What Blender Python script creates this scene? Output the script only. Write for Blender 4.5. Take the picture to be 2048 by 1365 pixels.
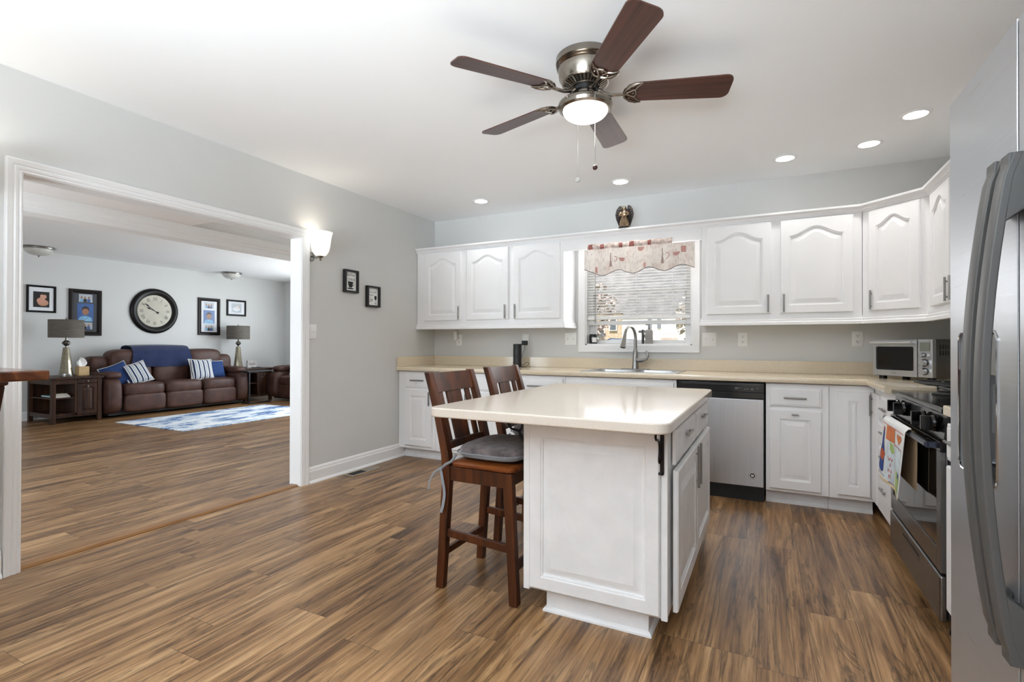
import bpy, bmesh, math, random
from math import pi, sin, cos, tan, radians, sqrt, atan2
from mathutils import Vector, Matrix

for o in list(bpy.data.objects):
    bpy.data.objects.remove(o, do_unlink=True)
S = bpy.context.scene
COL = S.collection
random.seed(7)

# ------------------------------------------------------------------ camera
def cam_axes(yaw, pit, rol):
    cy, sy, cp, sp, cr, sr = cos(yaw), sin(yaw), cos(pit), sin(pit), cos(rol), sin(rol)
    fw = Vector((sy*cp, cy*cp, sp)); rt = Vector((cy, -sy, 0)); up = rt.cross(fw)
    return cr*rt + sr*up, -sr*rt + cr*up, fw
cam_data = bpy.data.cameras.new('camera'); cam = bpy.data.objects.new('camera', cam_data); COL.objects.link(cam)
rx, uy, fz = cam_axes(-0.467054959, 0.00506686665, 0.00192874843)
M = Matrix(((rx.x, uy.x, -fz.x), (rx.y, uy.y, -fz.y), (rx.z, uy.z, -fz.z))).to_4x4()
M.translation = Vector((3.32652, -4.67742, 1.14))
cam.matrix_world = M
cam_data.sensor_width = 36.0; cam_data.sensor_fit = 'HORIZONTAL'
cam_data.lens = 1018.14/2048*36.0
cam_data.clip_start = 0.02; cam_data.clip_end = 200
S.camera = cam

# ------------------------------------------------------------------ world, lights, exposure
S.view_settings.view_transform = 'Standard'; S.view_settings.look = 'None'
S.view_settings.gamma = 1.0; S.view_settings.use_curve_mapping = False
S.view_settings.exposure = 0.12
S.cycles.use_denoising = True
S.cycles.max_bounces = 10; S.cycles.diffuse_bounces = 6; S.cycles.glossy_bounces = 4
S.cycles.transparent_max_bounces = 12
S.cycles.sample_clamp_indirect = 6.0
S.cycles.caustics_reflective = False; S.cycles.caustics_refractive = False
W = bpy.data.worlds.new('world'); S.world = W; W.use_nodes = True
bg = W.node_tree.nodes['Background']; bg.inputs[0].default_value = (0.93, 0.96, 1.0, 1); bg.inputs[1].default_value = 1.2

def area(name, loc, rot, sx, sy, power, col=(1, 1, 1), spread=180):
    d = bpy.data.lights.new(name, 'AREA'); d.shape = 'RECTANGLE'; d.size = sx; d.size_y = sy
    d.energy = power; d.color = col; d.spread = radians(spread)
    o = bpy.data.objects.new(name, d); o.location = loc; o.rotation_euler = rot; COL.objects.link(o); return o
# added fill from the rear walls; daylight from the living side and sink windows
area('rear_ceiling_fill', (2.7, -7.62, 1.30), (radians(128), 0, radians(13)), 2.9, 1.9, 240, (0.80, 0.915, 1.0), 68)  # added fill light, tilted up to brighten ceiling and upper walls
area('daylight_living_side_window', (-3.3, 3.30, 1.35), (radians(-90), 0, 0), 2.6, 1.6, 140, (0.84, 0.92, 1.0))
area('living_beam_fill', (-1.75, -4.97, 1.40), (radians(102), 0, radians(12)), 2.6, 1.7, 92, (0.80, 0.91, 1.0))  # added fill light, placed to brighten the beam and soffit
area('daylight_kitchen_window', (2.24, -0.03, 1.62), (radians(-90), 0, 0), 0.95, 0.75, 6, (0.96, 0.98, 1.0))
sun = bpy.data.lights.new('sun', 'SUN'); sun.energy = 9.0; sun.angle = radians(2); sun_o = bpy.data.objects.new('sun', sun); sun_o.rotation_euler = (radians(28), 0, radians(-12)); COL.objects.link(sun_o)
def spot(name, loc, power, col=(1, 0.98, 0.95), ang=150, blend=0.9, r=0.05):
    d = bpy.data.lights.new(name, 'SPOT'); d.energy = power; d.color = col; d.spot_size = radians(ang); d.spot_blend = blend; d.shadow_soft_size = r
    o = bpy.data.objects.new(name, d); o.location = loc; COL.objects.link(o); return o
def point(name, loc, power, col=(1, 0.98, 0.94), r=0.04):
    d = bpy.data.lights.new(name, 'POINT'); d.energy = power; d.color = col; d.shadow_soft_size = r
    o = bpy.data.objects.new(name, d); o.location = loc; COL.objects.link(o); return o

# ------------------------------------------------------------------ materials
def _mat(name):
    m = bpy.data.materials.new(name); m.use_nodes = True
    nt = m.node_tree; b = nt.nodes['Principled BSDF']; return m, nt, b
def srgb(r, g, b):
    f = lambda c: (c/255/12.92) if c/255 <= 0.04045 else ((c/255+0.055)/1.055)**2.4
    return (f(r), f(g), f(b), 1.0)
def pm(name, col, rough=0.5, metal=0.0, var=0.06, scale=6.0, bump=0.0, bscale=200.0, stretch=(1, 1, 1), spec=0.5, coat=0.0, col2=None, sheen=0.0, rvar=0.0):
    """Principled with a noise driven colour variation (and optional bump)."""
    m, nt, b = _mat(name); N, L = nt.nodes, nt.links
    tc = N.new('ShaderNodeTexCoord'); mp = N.new('ShaderNodeMapping'); mp.inputs['Scale'].default_value = stretch
    L.new(tc.outputs['Object'], mp.inputs[0])
    nz = N.new('ShaderNodeTexNoise'); nz.inputs['Scale'].default_value = scale; nz.inputs['Detail'].default_value = 5
    L.new(mp.outputs[0], nz.inputs['Vector'])
    cr = N.new('ShaderNodeValToRGB'); c = col
    c2 = col2 if col2 else tuple(min(1, x*(1+var)) for x in c[:3])+(1,)
    c1 = c if col2 else tuple(x*(1-var) for x in c[:3])+(1,)
    cr.color_ramp.elements[0].color = c1; cr.color_ramp.elements[1].color = c2
    cr.color_ramp.elements[0].position = 0.33; cr.color_ramp.elements[1].position = 0.67
    L.new(nz.outputs['Fac'], cr.inputs[0]); L.new(cr.outputs[0], b.inputs['Base Color'])
    b.inputs['Roughness'].default_value = rough; b.inputs['Metallic'].default_value = metal
    b.inputs['Specular IOR Level'].default_value = spec; b.inputs['Coat Weight'].default_value = coat
    b.inputs['Coat Roughness'].default_value = 0.12; b.inputs['Sheen Weight'].default_value = sheen
    if rvar:
        mr = N.new('ShaderNodeMapRange'); mr.inputs['To Min'].default_value = rough-rvar; mr.inputs['To Max'].default_value = rough+rvar
        L.new(nz.outputs['Fac'], mr.inputs[0]); L.new(mr.outputs[0], b.inputs['Roughness'])
    if bump:
        n2 = N.new('ShaderNodeTexNoise'); n2.inputs['Scale'].default_value = bscale; n2.inputs['Detail'].default_value = 3
        L.new(mp.outputs[0], n2.inputs['Vector'])
        bp = N.new('ShaderNodeBump'); bp.inputs['Strength'].default_value = bump; bp.inputs['Distance'].default_value = 0.01
        L.new(n2.outputs['Fac'], bp.inputs['Height']); L.new(bp.outputs[0], b.inputs['Normal'])
    return m
def emit(name, col, st, rough=0.4):
    m, nt, b = _mat(name); b.inputs['Base Color'].default_value = col; b.inputs['Roughness'].default_value = rough
    b.inputs['Emission Color'].default_value = col; b.inputs['Emission Strength'].default_value = st; return m
def glass_pane(name, tint=(1, 1, 1, 1), fac=0.07):
    m, nt, b = _mat(name); N, L = nt.nodes, nt.links; N.remove(b)
    t = N.new('ShaderNodeBsdfTransparent'); t.inputs[0].default_value = tint
    g = N.new('ShaderNodeBsdfGlossy'); g.inputs['Roughness'].default_value = 0.02
    mx = N.new('ShaderNodeMixShader'); lw = N.new('ShaderNodeLayerWeight'); lw.inputs[0].default_value = 0.25
    ml = N.new('ShaderNodeMath'); ml.operation = 'MULTIPLY_ADD'; ml.inputs[1].default_value = 0.5; ml.inputs[2].default_value = fac*0.5
    L.new(lw.outputs['Fresnel'], ml.inputs[0]); L.new(ml.outputs[0], mx.inputs[0]); L.new(t.outputs[0], mx.inputs[1]); L.new(g.outputs[0], mx.inputs[2])
    L.new(mx.outputs[0], N['Material Output'].inputs[0]); return m
def wood(name, dark, mid, light, rough=0.35, axis='z', scale=1.0, coat=0.2):
    m, nt, b = _mat(name); N, L = nt.nodes, nt.links
    tc = N.new('ShaderNodeTexCoord'); mp = N.new('ShaderNodeMapping')
    s = [22*scale]*3; s['xyz'.index(axis)] = 1.6*scale; mp.inputs['Scale'].default_value = s
    L.new(tc.outputs['Object'], mp.inputs[0])
    nz = N.new('ShaderNodeTexNoise'); nz.inputs['Scale'].default_value = 1.0; nz.inputs['Detail'].default_value = 8; nz.inputs['Distortion'].default_value = 0.6
    L.new(mp.outputs[0], nz.inputs['Vector'])
    cr = N.new('ShaderNodeValToRGB'); e = cr.color_ramp.elements; e[0].color = dark; e[1].color = light; e[0].position = 0.3; e[1].position = 0.75
    k = e.new(0.52); k.color = mid
    L.new(nz.outputs['Fac'], cr.inputs[0]); L.new(cr.outputs[0], b.inputs['Base Color'])
    b.inputs['Roughness'].default_value = rough; b.inputs['Coat Weight'].default_value = coat; b.inputs['Coat Roughness'].default_value = 0.15; b.inputs['Specular IOR Level'].default_value = 0.32
    return m
def brushed(name, col, rough=0.28, axis='z', amt=0.08):
    """brushed metal: noise stretched along one axis drives roughness and tone."""
    m, nt, b = _mat(name); N, L = nt.nodes, nt.links
    tc = N.new('ShaderNodeTexCoord'); mp = N.new('ShaderNodeMapping')
    s = [160.0]*3; s['xyz'.index(axis)] = 2.0; mp.inputs['Scale'].default_value = s
    L.new(tc.outputs['Object'], mp.inputs[0])
    nz = N.new('ShaderNodeTexNoise'); nz.inputs['Scale'].default_value = 1.0; nz.inputs['Detail'].default_value = 4
    L.new(mp.outputs[0], nz.inputs['Vector'])
    cr = N.new('ShaderNodeValToRGB'); cr.color_ramp.elements[0].color = tuple(c*0.88 for c in col[:3])+(1,); cr.color_ramp.elements[1].color = tuple(min(1, c*1.08) for c in col[:3])+(1,)
    mr = N.new('ShaderNodeMapRange'); mr.inputs['To Min'].default_value = rough-amt; mr.inputs['To Max'].default_value = rough+amt
    L.new(nz.outputs['Fac'], cr.inputs[0]); L.new(cr.outputs[0], b.inputs['Base Color']); L.new(nz.outputs['Fac'], mr.inputs[0]); L.new(mr.outputs[0], b.inputs['Roughness'])
    b.inputs['Metallic'].default_value = 1.0
    return m

def floor_mat():
    m, nt, b = _mat('laminate_planks'); N, L = nt.nodes, nt.links
    def math_(op, a, bb=None, c=None):
        n = N.new('ShaderNodeMath'); n.operation = op
        for i, v in enumerate((a, bb, c)):
            if v is None: continue
            if isinstance(v, (int, float)): n.inputs[i].default_value = v
            else: L.new(v, n.inputs[i])
        return n.outputs[0]
    g = N.new('ShaderNodeNewGeometry'); sp = N.new('ShaderNodeSeparateXYZ'); L.new(g.outputs['Position'], sp.inputs[0])
    x, y = sp.outputs[0], sp.outputs[1]
    PW, PL = 0.178, 1.22
    xs = math_('DIVIDE', math_('ADD', x, 20.03), PW); row = math_('FLOOR', xs); fx = math_('FRACT', xs)
    w1 = N.new('ShaderNodeTexWhiteNoise'); w1.noise_dimensions = '1D'; L.new(row, w1.inputs['W'])
    ys = math_('ADD', math_('DIVIDE', math_('ADD', y, 20.0), PL), math_('MULTIPLY', w1.outputs['Value'], 7.0)); idx = math_('FLOOR', ys); fy = math_('FRACT', ys)
    cb = N.new('ShaderNodeCombineXYZ'); L.new(row, cb.inputs[0]); L.new(idx, cb.inputs[1])
    w2 = N.new('ShaderNodeTexWhiteNoise'); w2.noise_dimensions = '3D'; L.new(cb.outputs[0], w2.inputs['Vector']); pr = w2.outputs['Value']
    # coordinates for the grain: narrow across, long along, shifted per plank
    off = math_('MULTIPLY', pr, 37.0)
    def grain(sx, sy, detail, dist, seed):
        c = N.new('ShaderNodeCombineXYZ'); L.new(math_('MULTIPLY', x, sx), c.inputs[0]); L.new(math_('MULTIPLY', y, sy), c.inputs[1]); L.new(math_('ADD', off, seed), c.inputs[2])
        n = N.new('ShaderNodeTexNoise'); n.inputs['Scale'].default_value = 1.0; n.inputs['Detail'].default_value = detail; n.inputs['Distortion'].default_value = dist
        n.inputs['Roughness'].default_value = 0.62
        L.new(c.outputs[0], n.inputs['Vector']); return n.outputs['Fac']
    g1 = grain(14, 0.8, 7, 0.9, 0.0)     # broad figure
    g2 = grain(85, 1.8, 5, 0.3, 5.0)    # fine streaks
    g3 = grain(7, 0.9, 4, 1.6, 11.0)     # tonal patches
    t = math_('ADD', math_('ADD', math_('MULTIPLY', g1, 0.55), math_('MULTIPLY', g2, 0.32)), math_('MULTIPLY', g3, 0.38))
    t = math_('ADD', t, math_('MULTIPLY', math_('SUBTRACT', pr, 0.5), 0.09))
    cr = N.new('ShaderNodeValToRGB'); L.new(t, cr.inputs[0]); e = cr.color_ramp.elements
    e[0].position = 0.44; e[0].color = FLOORC[0]; e[1].position = 0.80; e[1].color = FLOORC[4]
    for p, c in ((0.53, FLOORC[1]), (0.61, FLOORC[2]), (0.70, FLOORC[3])): k = e.new(p); k.color = c
    # dark knot-like veins
    v = grain(10, 0.75, 5, 1.0, 23.0)
    vein = N.new('ShaderNodeMapRange'); vein.interpolation_type = 'SMOOTHSTEP'; L.new(math_('ABSOLUTE', math_('SUBTRACT', v, 0.5)), vein.inputs[0])
    vein.inputs['From Min'].default_value = 0.0; vein.inputs['From Max'].default_value = 0.030; vein.inputs['To Min'].default_value = 0.52; vein.inputs['To Max'].default_value = 1.0
    hs = N.new('ShaderNodeMixRGB'); hs.blend_type = 'MULTIPLY'; hs.inputs[0].default_value = 1.0; L.new(cr.outputs[0], hs.inputs[1])
    # seams
    ex = math_('MINIMUM', fx, math_('SUBTRACT', 1.0, fx)); ey = math_('MINIMUM', fy, math_('SUBTRACT', 1.0, fy))
    sx_ = math_('GREATER_THAN', math_('MULTIPLY', ex, PW), 0.0011); sy_ = math_('GREATER_THAN', math_('MULTIPLY', ey, PL), 0.0012)
    seam = math_('MULTIPLY_ADD', math_('MULTIPLY', sx_, sy_), 0.5, 0.5)
    g5 = grain(150, 1.6, 3, 0.2, 41.0)
    fs = N.new('ShaderNodeMapRange'); fs.interpolation_type = 'SMOOTHSTEP'; L.new(g5, fs.inputs[0]); fs.inputs['From Min'].default_value = 0.58; fs.inputs['From Max'].default_value = 0.72; fs.inputs['To Min'].default_value = 1.0; fs.inputs['To Max'].default_value = 0.62
    mul = math_('MULTIPLY', math_('MULTIPLY', seam, fs.outputs[0]), vein.outputs[0])
    cc = N.new('ShaderNodeCombineColor'); [L.new(mul, cc.inputs[i]) for i in range(3)]
    L.new(cc.outputs[0], hs.inputs[2]); L.new(hs.outputs[0], b.inputs['Base Color'])
    mr = N.new('ShaderNodeMapRange'); L.new(g2, mr.inputs[0]); mr.inputs['To Min'].default_value = 0.26; mr.inputs['To Max'].default_value = 0.44
    L.new(mr.outputs[0], b.inputs['Roughness'])
    bp = N.new('ShaderNodeBump'); bp.inputs['Strength'].default_value = 0.12; bp.inputs['Distance'].default_value = 0.004; L.new(math_('MULTIPLY', seam, g2), bp.inputs['Height']); L.new(bp.outputs[0], b.inputs['Normal'])
    return m
FLOORC = [srgb(58, 39, 25), srgb(100, 71, 46), srgb(136, 101, 66), srgb(166, 128, 88), srgb(194, 157, 114)]

def quartz(name, base, speck, dark):
    m, nt, b = _mat(name); N, L = nt.nodes, nt.links
    tc = N.new('ShaderNodeTexCoord'); nz = N.new('ShaderNodeTexNoise'); nz.inputs['Scale'].default_value = 420; nz.inputs['Detail'].default_value = 2
    L.new(tc.outputs['Object'], nz.inputs['Vector'])
    cr = N.new('ShaderNodeValToRGB'); e = cr.color_ramp.elements; e[0].position = 0.36; e[0].color = dark; e[1].position = 0.66; e[1].color = speck; k = e.new(0.5); k.color = base
    L.new(nz.outputs['Fac'], cr.inputs[0]); L.new(cr.outputs[0], b.inputs['Base Color']); b.inputs['Roughness'].default_value = 0.11
    b.inputs['Specular IOR Level'].default_value = 0.5
    return m

WALL = pm('wall_paint_grey', srgb(209, 209, 207), 0.62, var=0.015, scale=1.2, bump=0.03, bscale=300)
CEIL = pm('ceiling_paint', srgb(246, 246, 246), 0.8, var=0.01, scale=1.0)
TRIM = pm('trim_white', srgb(240, 240, 240), 0.38, var=0.012, scale=3)
CAB = pm('cabinet_white_paint', srgb(242, 242, 243), 0.36, var=0.012, scale=5, bump=0.02, bscale=90)
CABW = pm('worn_white_paint', srgb(236, 236, 237), 0.42, var=0.04, scale=9, bump=0.04, bscale=60)
DARKGAP = pm('dark_gap', srgb(22, 22, 24), 0.6)
FLOOR = floor_mat()
QZ = quartz('quartz_beige', srgb(222, 208, 184), srgb(230, 218, 197), srgb(208, 190, 162))
QZI = quartz('quartz_island', srgb(225, 215, 203), srgb(232, 224, 214), srgb(214, 202, 187))
NICK = brushed('brushed_nickel', srgb(150, 147, 143), 0.3, 'z')
FANM = brushed('brushed_nickel_fan', srgb(150, 142, 132), 0.22, 'z')
STEEL = brushed('stainless_steel', srgb(196, 198, 201), 0.30, 'z', 0.06)
STEELX = brushed('stainless_steel_range', srgb(126, 125, 124), 0.30, 'y', 0.06)
STEELF = brushed('stainless_fridge', srgb(190, 193, 198), 0.30, 'y', 0.06); STEELF.node_tree.nodes['Principled BSDF'].inputs['Metallic'].default_value = 0.72
HANDLEM = pm('fridge_handle_grey', srgb(92, 91, 90), 0.45, 0.4, var=0.03)
CHROME = pm('chrome', srgb(215, 215, 215), 0.08, 1.0)
BLK = pm('black_gloss', srgb(14, 14, 15), 0.12, var=0.1)
BLKM = pm('black_matte', srgb(20, 20, 21), 0.55, var=0.15)
BLKG = pm('oven_glass', srgb(14, 13, 13), 0.05, spec=0.4)
IRON = pm('cast_iron', srgb(18, 18, 18), 0.5, bump=0.2)
PLATE = pm('white_plastic', srgb(238, 238, 236), 0.35, var=0.01)
STOOLW = wood('cherry_stool_wood', srgb(42, 20, 9), srgb(74, 37, 17), srgb(100, 54, 26), 0.3, 'z', 1.0, 0.12)
STOOLS = wood('worn_seat_wood', srgb(70, 30, 12), srgb(112, 56, 22), srgb(150, 88, 36), 0.3, 'x', 1.0, 0.3)
BLADE = wood('walnut_blade', srgb(52, 32, 27), srgb(76, 48, 40), srgb(98, 60, 46), 0.36, 'x', 1.0, 0.06)
ESPR = wood('espresso_wood', srgb(30, 16, 9), srgb(54, 31, 18), srgb(76, 46, 28), 0.42, 'z', 1.0, 0.0)
TABLEW = wood('rustic_table_wood', srgb(40, 19, 9), srgb(84, 44, 21), srgb(136, 80, 42), 0.26, 'x', 0.8, 0.5)
LEATH = pm('brown_leather', srgb(74, 49, 41), 0.48, spec=0.35, var=0.28, scale=7, bump=0.25, bscale=110, rvar=0.08)
NAVY = pm('navy_fabric', srgb(20, 36, 76), 0.9, var=0.15, scale=20, bump=0.2, bscale=300, sheen=0.2)
BLUEP = pm('blue_pillow_fabric', srgb(26, 56, 108), 0.85, var=0.1, scale=25, bump=0.2, bscale=300)
FRING = pm('white_fringe', srgb(225, 225, 222), 0.9)
CUSH = pm('grey_cushion_chenille', srgb(112, 102, 104), 0.95, var=0.5, scale=28, bump=0.6, bscale=220, sheen=0.3)
CUSHS = pm('grey_cushion_side', srgb(138, 142, 148), 0.85, var=0.06)
SHADE = pm('woven_lampshade', srgb(96, 90, 82), 0.8, var=0.28, scale=9, stretch=(1, 1, 22))
MERC = pm('mercury_glass', srgb(140, 132, 112), 0.16, 0.3, var=0.25, scale=40)
EMBULB = emit('lit_glass_bowl', (1.0, 0.97, 0.92, 1), 3.0)
EMCAN = emit('lit_downlight_lens', (1.0, 0.97, 0.93, 1), 14.0)
EMSC = emit('lit_sconce_glass', (1.0, 0.97, 0.91, 1), 0.62)
FROST = pm('frosted_glass_unlit', srgb(205, 203, 196), 0.4)
PANE = glass_pane('window_glass', fac=0.02)
WHITE = pm('white_paper', srgb(240, 240, 238), 0.7)
INK = pm('black_ink', srgb(24, 24, 26), 0.7)

# ------------------------------------------------------------------ mesh helpers
class MB:
    def __init__(s): s.v = []; s.f = []; s.m = []; s.mi = 0; s.fr = None
    def P(s, p):
        p = s.fr(*p) if s.fr else p
        s.v.append(Vector(p)); return len(s.v)-1
    def F(s, *i): s.f.append(tuple(i)); s.m.append(s.mi)
    def box(s, a, b):
        x0, y0, z0 = a; x1, y1, z1 = b
        q = [s.P(p) for p in ((x0, y0, z0), (x1, y0, z0), (x1, y1, z0), (x0, y1, z0), (x0, y0, z1), (x1, y0, z1), (x1, y1, z1), (x0, y1, z1))]
        for f in ((0, 3, 2, 1), (4, 5, 6, 7), (0, 1, 5, 4), (1, 2, 6, 5), (2, 3, 7, 6), (3, 0, 4, 7)): s.F(*[q[i] for i in f])
        return s
    def cbox(s, c, d): return s.box([c[i]-d[i]/2 for i in range(3)], [c[i]+d[i]/2 for i in range(3)])
    def hexa(s, bot, top):
        q = [s.P(p) for p in list(bot)+list(top)]
        for f in ((0, 3, 2, 1), (4, 5, 6, 7), (0, 1, 5, 4), (1, 2, 6, 5), (2, 3, 7, 6), (3, 0, 4, 7)): s.F(*[q[i] for i in f])
        return s
    def loops(s, L, closed=True, cap0=True, cap1=True, wrap=False):
        """bridge a list of equally long point loops"""
        idx = [[s.P(p) for p in l] for l in L]; n = len(idx[0])
        rng = range(n) if closed else range(n-1)
        for a, b in zip(idx, idx[1:]+([idx[0]] if wrap else [])):
            for i in rng: s.F(a[i], a[(i+1) % n], b[(i+1) % n], b[i])
        if closed and not wrap:
            if cap0: s.F(*idx[0][::-1])
            if cap1: s.F(*idx[-1])
        return s
    def extr(s, poly, axis, lo, hi):
        if axis == 'x': g = lambda p, t: (t, p[0], p[1])
        elif axis == 'y': g = lambda p, t: (p[0], t, p[1])
        else: g = lambda p, t: (p[0], p[1], t)
        return s.loops([[g(p, lo) for p in poly], [g(p, hi) for p in poly]])
    def lathe(s, prof, c=(0, 0, 0), seg=32, axis='z', cap=True):
        L = []
        for r, h in prof:
            l = []
            for i in range(seg):
                a = 2*pi*i/seg; u, v = r*cos(a), r*sin(a)
                l.append({'z': (c[0]+u, c[1]+v, c[2]+h), 'x': (c[0]+h, c[1]+u, c[2]+v), 'y': (c[0]+u, c[1]+h, c[2]+v)}[axis])
            L.append(l)
        return s.loops(L, cap0=cap, cap1=cap)
    def cyl(s, a, b, r, seg=12, r2=None): return s.tube([a, b], [r, r if r2 is None else r2], seg)
    def tube(s, pts, r, seg=8, closed=False, sx=1.0):
        P = [Vector(p) for p in pts]; n = len(P); R = r if isinstance(r, (list, tuple)) else [r]*n
        T = []
        for i in range(n):
            if closed: t = P[(i+1) % n]-P[i-1]
            else: t = P[min(i+1, n-1)]-P[max(i-1, 0)]
            T.append(t.normalized() if t.length > 1e-9 else Vector((0, 0, 1)))
        up = Vector((0, 0, 1)) if abs(T[0].z) < 0.9 else Vector((1, 0, 0))
        nrm = (up-T[0]*up.dot(T[0])).normalized(); L = []
        for i in range(n):
            nrm = (nrm-T[i]*nrm.dot(T[i])); nrm = nrm.normalized() if nrm.length > 1e-6 else T[i].orthogonal().normalized()
            bn = T[i].cross(nrm)
            L.append([tuple(P[i]+(nrm*cos(2*pi*k/seg)+bn*sin(2*pi*k/seg)*sx)*R[i]) for k in range(seg)])
        return s.loops(L, wrap=closed)
    def molding(s, path, prof, closed=False):
        """sweep a (out, z) profile along a plan polyline; out is to the right of travel"""
        P = [Vector(p) for p in path]; n = len(P); L = []
        for i in range(n):
            d0 = (P[i]-P[i-1]).normalized() if (i > 0 or closed) else None
            d1 = (P[(i+1) % n]-P[i]).normalized() if (i < n-1 or closed) else None
            if d0 is None: d0 = d1
            if d1 is None: d1 = d0
            n0 = Vector((d0.y, -d0.x)); n1 = Vector((d1.y, -d1.x)); m = (n0+n1).normalized(); k = 1/max(0.2, m.dot(n0))
            L.append([(P[i].x+m.x*k*o, P[i].y+m.y*k*o, z) for o, z in prof])
        return s.loops(L, wrap=closed)
    def grid(s, fn, nu, nv, th=None):
        """open sheet fn(u,v)->(x,y,z); th gives thickness by offsetting along the local normal"""
        A = [[Vector(fn(i/(nu-1), j/(nv-1))) for i in range(nu)] for j in range(nv)]
        if th is None:
            I = [[s.P(p) for p in r] for r in A]
            for j in range(nv-1):
                for i in range(nu-1): s.F(I[j][i], I[j][i+1], I[j+1][i+1], I[j+1][i])
            return s
        def nm(i, j):
            a = A[j][min(i+1, nu-1)]-A[j][max(i-1, 0)]; b = A[min(j+1, nv-1)][i]-A[max(j-1, 0)][i]; c = a.cross(b)
            return c.normalized() if c.length > 1e-12 else Vector((0, 0, 1))
        I = [[s.P(p) for p in r] for r in A]; J = [[s.P(A[j][i]-nm(i, j)*th) for i in range(nu)] for j in range(nv)]
        for j in range(nv-1):
            for i in range(nu-1):
                s.F(I[j][i], I[j][i+1], I[j+1][i+1], I[j+1][i]); s.F(J[j][i], J[j+1][i], J[j+1][i+1], J[j][i+1])
        for i in range(nu-1):
            s.F(I[0][i], J[0][i], J[0][i+1], I[0][i+1]); s.F(I[-1][i], I[-1][i+1], J[-1][i+1], J[-1][i])
        for j in range(nv-1):
            s.F(I[j][0], I[j+1][0], J[j+1][0], J[j][0]); s.F(I[j][-1], J[j][-1], J[j+1][-1], I[j+1][-1])
        return s
    def superq(s, c, d, e=0.35, e2=None, nu=28, nv=16, fn=None):
        """superellipsoid cushion: c centre, d full sizes; fn post-displaces unit coords"""
        e2 = e if e2 is None else e2
        pw = lambda t, k: math.copysign(abs(t)**k, t)
        L = []
        for j in range(nv+1):
            ph = -pi/2+pi*j/nv; l = []
            cph = max(cos(ph), 1e-3)
            for i in range(nu):
                th = 2*pi*i/nu
                u = (pw(cph, e)*pw(cos(th), e2), pw(cph, e)*pw(sin(th), e2), pw(sin(ph), e))
                if fn: u = fn(*u)
                l.append((c[0]+u[0]*d[0]/2, c[1]+u[1]*d[1]/2, c[2]+u[2]*d[2]/2))
            L.append(l)
        return s.loops(L)
    def poly(s, pts): s.F(*[s.P(p) for p in pts]); return s
    def plate(s, pts2, t):
        """flat polygon in (u,v) given thickness along n from t[0] to t[1] (needs fr)"""
        return s.loops([[(p[0], p[1], t[0]) for p in pts2], [(p[0], p[1], t[1]) for p in pts2]])

def smooth_path(P, k=6):
    P = [Vector(p) for p in P]; out = []
    for i in range(len(P)-1):
        a, b, c, d = P[max(i-1, 0)], P[i], P[i+1], P[min(i+2, len(P)-1)]
        for j in range(k):
            t = j/k; out.append(0.5*((2*b)+(c-a)*t+(2*a-5*b+4*c-d)*t*t+(3*b-a-3*c+d)*t**3))
    return out+[P[-1]]
def rrect(x0, y0, x1, y1, r, k=5):
    out = []
    for cx, cy, a0 in ((x1-r, y0+r, -90), (x1-r, y1-r, 0), (x0+r, y1-r, 90), (x0+r, y0+r, 180)):
        for i in range(k+1):
            a = radians(a0+90*i/k); out.append((cx+r*cos(a), cy+r*sin(a)))
    return out
def circ(cx, cy, r, n=24, sy=1.0): return [(cx+r*cos(2*pi*i/n), cy+sy*r*sin(2*pi*i/n)) for i in range(n)]

def obj(name, mb, mat, parent=None, bevel=None, smooth=35, sub=0, local=False, seg=2, solid=None, fixn=True):
    off = Vector((0, 0, 0))
    if parent is not None and not local:
        q = parent
        while q is not None: off += q.location; q = q.parent
    me = bpy.data.meshes.new(name)
    me.from_pydata([tuple(v-off) for v in mb.v], [], mb.f)
    mats = mat if isinstance(mat, (list, tuple)) else [mat]
    for m in mats: me.materials.append(m)
    if len(mats) > 1: me.polygons.foreach_set('material_index', mb.m)
    me.update()
    if fixn:
        bm = bmesh.new(); bm.from_mesh(me); bmesh.ops.recalc_face_normals(bm, faces=bm.faces); bm.to_mesh(me); bm.free()
    if smooth:
        me.polygons.foreach_set('use_smooth', [True]*len(me.polygons)); me.set_sharp_from_angle(angle=radians(smooth))
    o = bpy.data.objects.new(name, me); COL.objects.link(o)
    if parent is not None: o.parent = parent
    if solid:
        md = o.modifiers.new('solid', 'SOLIDIFY'); md.thickness = solid
    if bevel:
        md = o.modifiers.new('bevel', 'BEVEL'); md.width = bevel; md.segments = seg; md.limit_method = 'ANGLE'; md.angle_limit = radians(40); md.harden_normals = True
    if sub:
        md = o.modifiers.new('sub', 'SUBSURF'); md.levels = sub; md.render_levels = sub
    return o
def tag(o, label=None, cat=None, group=None, kind=None):
    if label: o['label'] = label
    if cat: o['category'] = cat
    if group: o['group'] = group
    if kind: o['kind'] = kind
    return o
def thing(name, label, cat, loc=(0, 0, 0), rz=0.0, group=None, kind=None):
    o = bpy.data.objects.new(name, None); COL.objects.link(o); o.empty_display_size = 0.05
    o.location = loc; o.rotation_euler = (0, 0, rz); return tag(o, label, cat, group, kind)
def single(name, mb, mat, label, cat, loc, group=None, **kw):
    """a thing that is one mesh, origin at loc"""
    L = Vector(loc); mb.v = [v-L for v in mb.v]
    o = obj(name, mb, mat, **kw); o.location = L; return tag(o, label, cat, group)
def struct(name, mb, mat, label, cat='structure', **kw):
    return tag(obj(name, mb, mat, **kw), label, cat, None, 'structure')
def copy_tree(o, parent=None):
    c = o.copy(); COL.objects.link(c)
    if parent is not None: c.parent = parent; c.matrix_parent_inverse = o.matrix_parent_inverse.copy()
    for ch in list(o.children): copy_tree(ch, c)
    return c
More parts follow.
